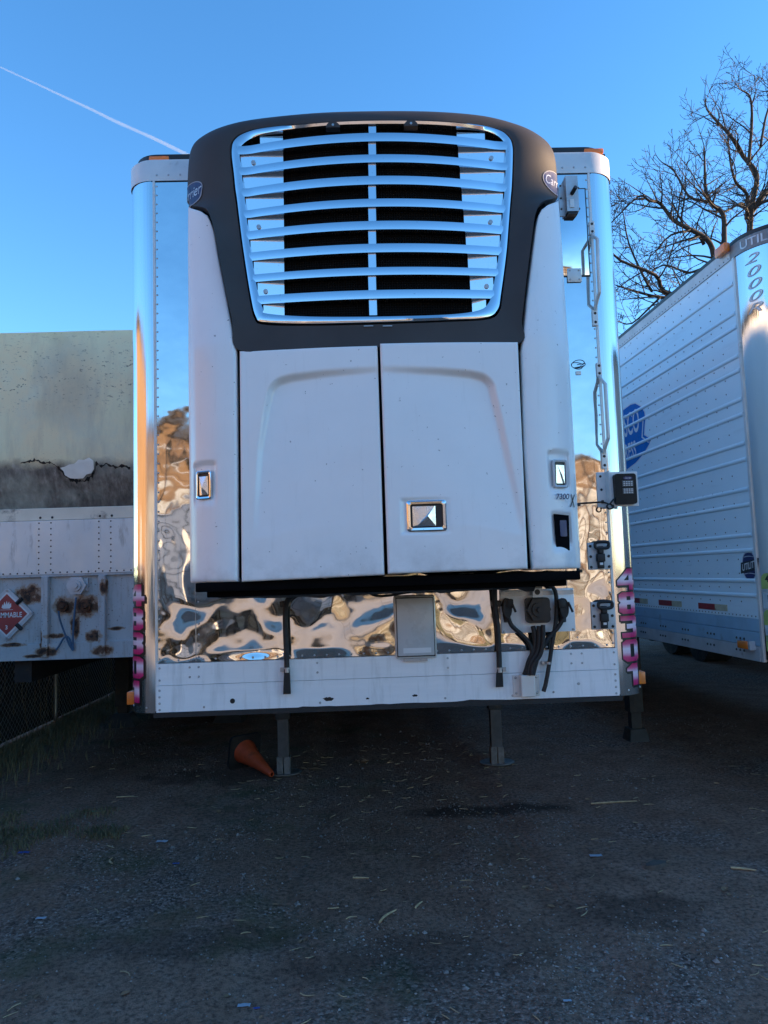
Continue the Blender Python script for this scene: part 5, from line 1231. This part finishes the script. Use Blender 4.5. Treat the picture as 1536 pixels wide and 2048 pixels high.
def leaf_mesh(x, y, s_, a_, curl=.35):
    mb = MB(); R2 = []
    for i in range(7):
        t = i/6; w_ = s_*.34*math.sin(math.pi*min(1, t*.92+.04))**.8; row = []
        for j in (-1, -.5, 0, .5, 1):
            u, v = (t-.5)*s_, j*w_; X, Y_ = x+u*math.cos(a_)-v*math.sin(a_), y+u*math.sin(a_)+v*math.cos(a_)
            row.append((X, Y_, gh(X, Y_)+.004+curl*abs(j)*w_*.8+curl*s_*.25*(t-.4)**2*2))
        R2.append(row)
    return mb.grid(R2)
lv = MB()
for i in range(70):
    d = rs_.uniform(3.2, 8); an = rs_.uniform(-.6, .6); m2 = leaf_mesh(CAM.x+d*math.sin(an), CAM.y+d*math.cos(an), rs_.uniform(.015, .045), rs_.random()*6.3); lv.add(m2.v, m2.f)
struct(obj('leaf_litter', lv, M['leaf']), 'stuff')
# the pieces one can pick out
def litter(name, cat, mb, mat, label, group=None): tag(obj(name, mb, mat, None, 50), label, cat, group)
p = on(776, 1838); litter('straw_stalk', 'straw', straw(MB(), p.x, p.y, .16, .95, .007, .10), M['straw'], 'bent pale straw stalk lying on the dirt near the picture centre bottom')
p = on(1228, 1606); litter('straw_stalk', 'straw', straw(MB(), p.x, p.y, .36, -.03, .006, .01), M['straw'], 'long straight straw stalk lying below the right trailer leg')
p = on(250, 1594); litter('straw_stalk', 'straw', straw(MB(), p.x, p.y, .15, 0.0, .0045, .02), M['straw'], 'straight straw stalk lying left of the toppled cone')
p = on(1487, 1740); litter('straw_stalk', 'straw', straw(MB(), p.x, p.y, .14, -.35, .007, .02), M['straw'], 'short pale stalk near the right edge of the yard')
p = on(225, 1722); litter('straw_stalk', 'straw', straw(MB(), p.x, p.y, .10, 1.9, .006, .2), M['straw'], 'small curved stalk below the weedy patch')
p = on(722, 1762); litter('straw_stalk', 'straw', straw(MB(), p.x, p.y, .10, -.15, .005, .02), M['straw'], 'reddish straw piece just left of centre in the foreground')
p = on(838, 1815); litter('straw_stalk', 'straw', straw(MB(), p.x, p.y, .08, 1.0, .006, .05), M['straw'], 'short straw piece beside the bent pale stalk')
p = on(730, 1527); litter('dead_leaf', 'leaf', leaf_mesh(p.x, p.y, .085, .4, .8), M['leaf'], 'curled brown leaf on the ground between the landing legs')
p = on(630, 1538); litter('dead_leaf', 'leaf', leaf_mesh(p.x, p.y, .13, 0, .3), M['leaf'], 'flat brown leaf beside the left landing foot')
p = on(1450, 1780); litter('dead_leaf', 'leaf', leaf_mesh(p.x, p.y, .06, .8, .5), M['leaf'], 'small orange brown leaf at the right side of the yard')
p = on(438, 1622); litter('dead_leaf', 'leaf', leaf_mesh(p.x, p.y, .055, 1.4, .7), M['leaf'], 'crumpled tan leaf below the toppled cone')
p = on(1050, 1780); litter('dead_leaf', 'leaf', leaf_mesh(p.x, p.y, .05, .7, .6), M['leaf'], 'pale curled leaf right of centre in the foreground')
p = on(600, 1882); litter('dead_leaf', 'leaf', leaf_mesh(p.x, p.y, .03, 1.5, .5), M['leaf'], 'tiny upright orange leaf in the near foreground')
M['wood'] = simple('grey_split_wood', (.11,.085,.07), .85, 0, .3, 14, .4)
p = on(1312, 1737); litter('wood_chunk', 'wood', MB().prism([(p.x-.075, p.y-.03), (p.x-.02, p.y-.045), (p.x+.07, p.y+.01), (p.x+.085, p.y+.045), (p.x+.0, p.y+.035), (p.x-.06, p.y+.005)], lambda u, v, d: (u, v, gh(u, v)-.004+d*(1-.3*abs(u-p.x)/.08)), .035), M['wood'], 'flat wedge of grey wood lying at the right of the yard')
M['scrap_white'] = simple('bleached_paper', (.42,.46,.52), .7); M['scrap_blue'] = simple('blue_plastic_film', (.03,.10,.38), .35); M['scrap_green'] = simple('green_plastic_film', (.03,.25,.14), .35)
def scrap(px, py, s_, mat, label, cat='scrap'):
    p = on(px, py); R2 = []
    for i in range(6):
        R2.append([(p.x+s_*(i/5-.5)*1.6+.1*s_*noise.noise((i, j, px)), p.y+s_*(j/3-.5)*.7+.25*s_*noise.noise((i, j+5, px)), gh(p.x, p.y)+.005+.22*s_*(1+noise.noise((i*.9, j*.9, py)))*.5) for j in range(4)])
    litter('plastic_scrap' if 'plastic' in label else 'paper_scrap', cat, MB().grid(R2), M[mat], label)
scrap(324, 1682, .05, 'scrap_white', 'torn white paper scrap left of the tyre tracks')
scrap(352, 1726, .028, 'scrap_blue', 'small bright blue plastic scrap left of the tyre tracks')
scrap(82, 1838, .035, 'scrap_white', 'white paper scrap at the left edge of the foreground')
scrap(488, 2004, .035, 'scrap_white', 'white paper scrap at the bottom beside a blue bit')
scrap(513, 2009, .018, 'scrap_blue', 'tiny blue plastic scrap at the bottom of the yard')
scrap(189, 1624, .03, 'scrap_green', 'green plastic scrap at the edge of the weedy patch')
scrap(48, 1710, .05, 'scrap_blue', 'flat blue plastic strip below the weedy patch')
scrap(1192, 1716, .05, 'scrap_white', 'pale crumpled paper scrap on dark gravel right of centre')
scrap(1135, 2008, .022, 'scrap_white', 'small pale paper scrap in the right foreground')
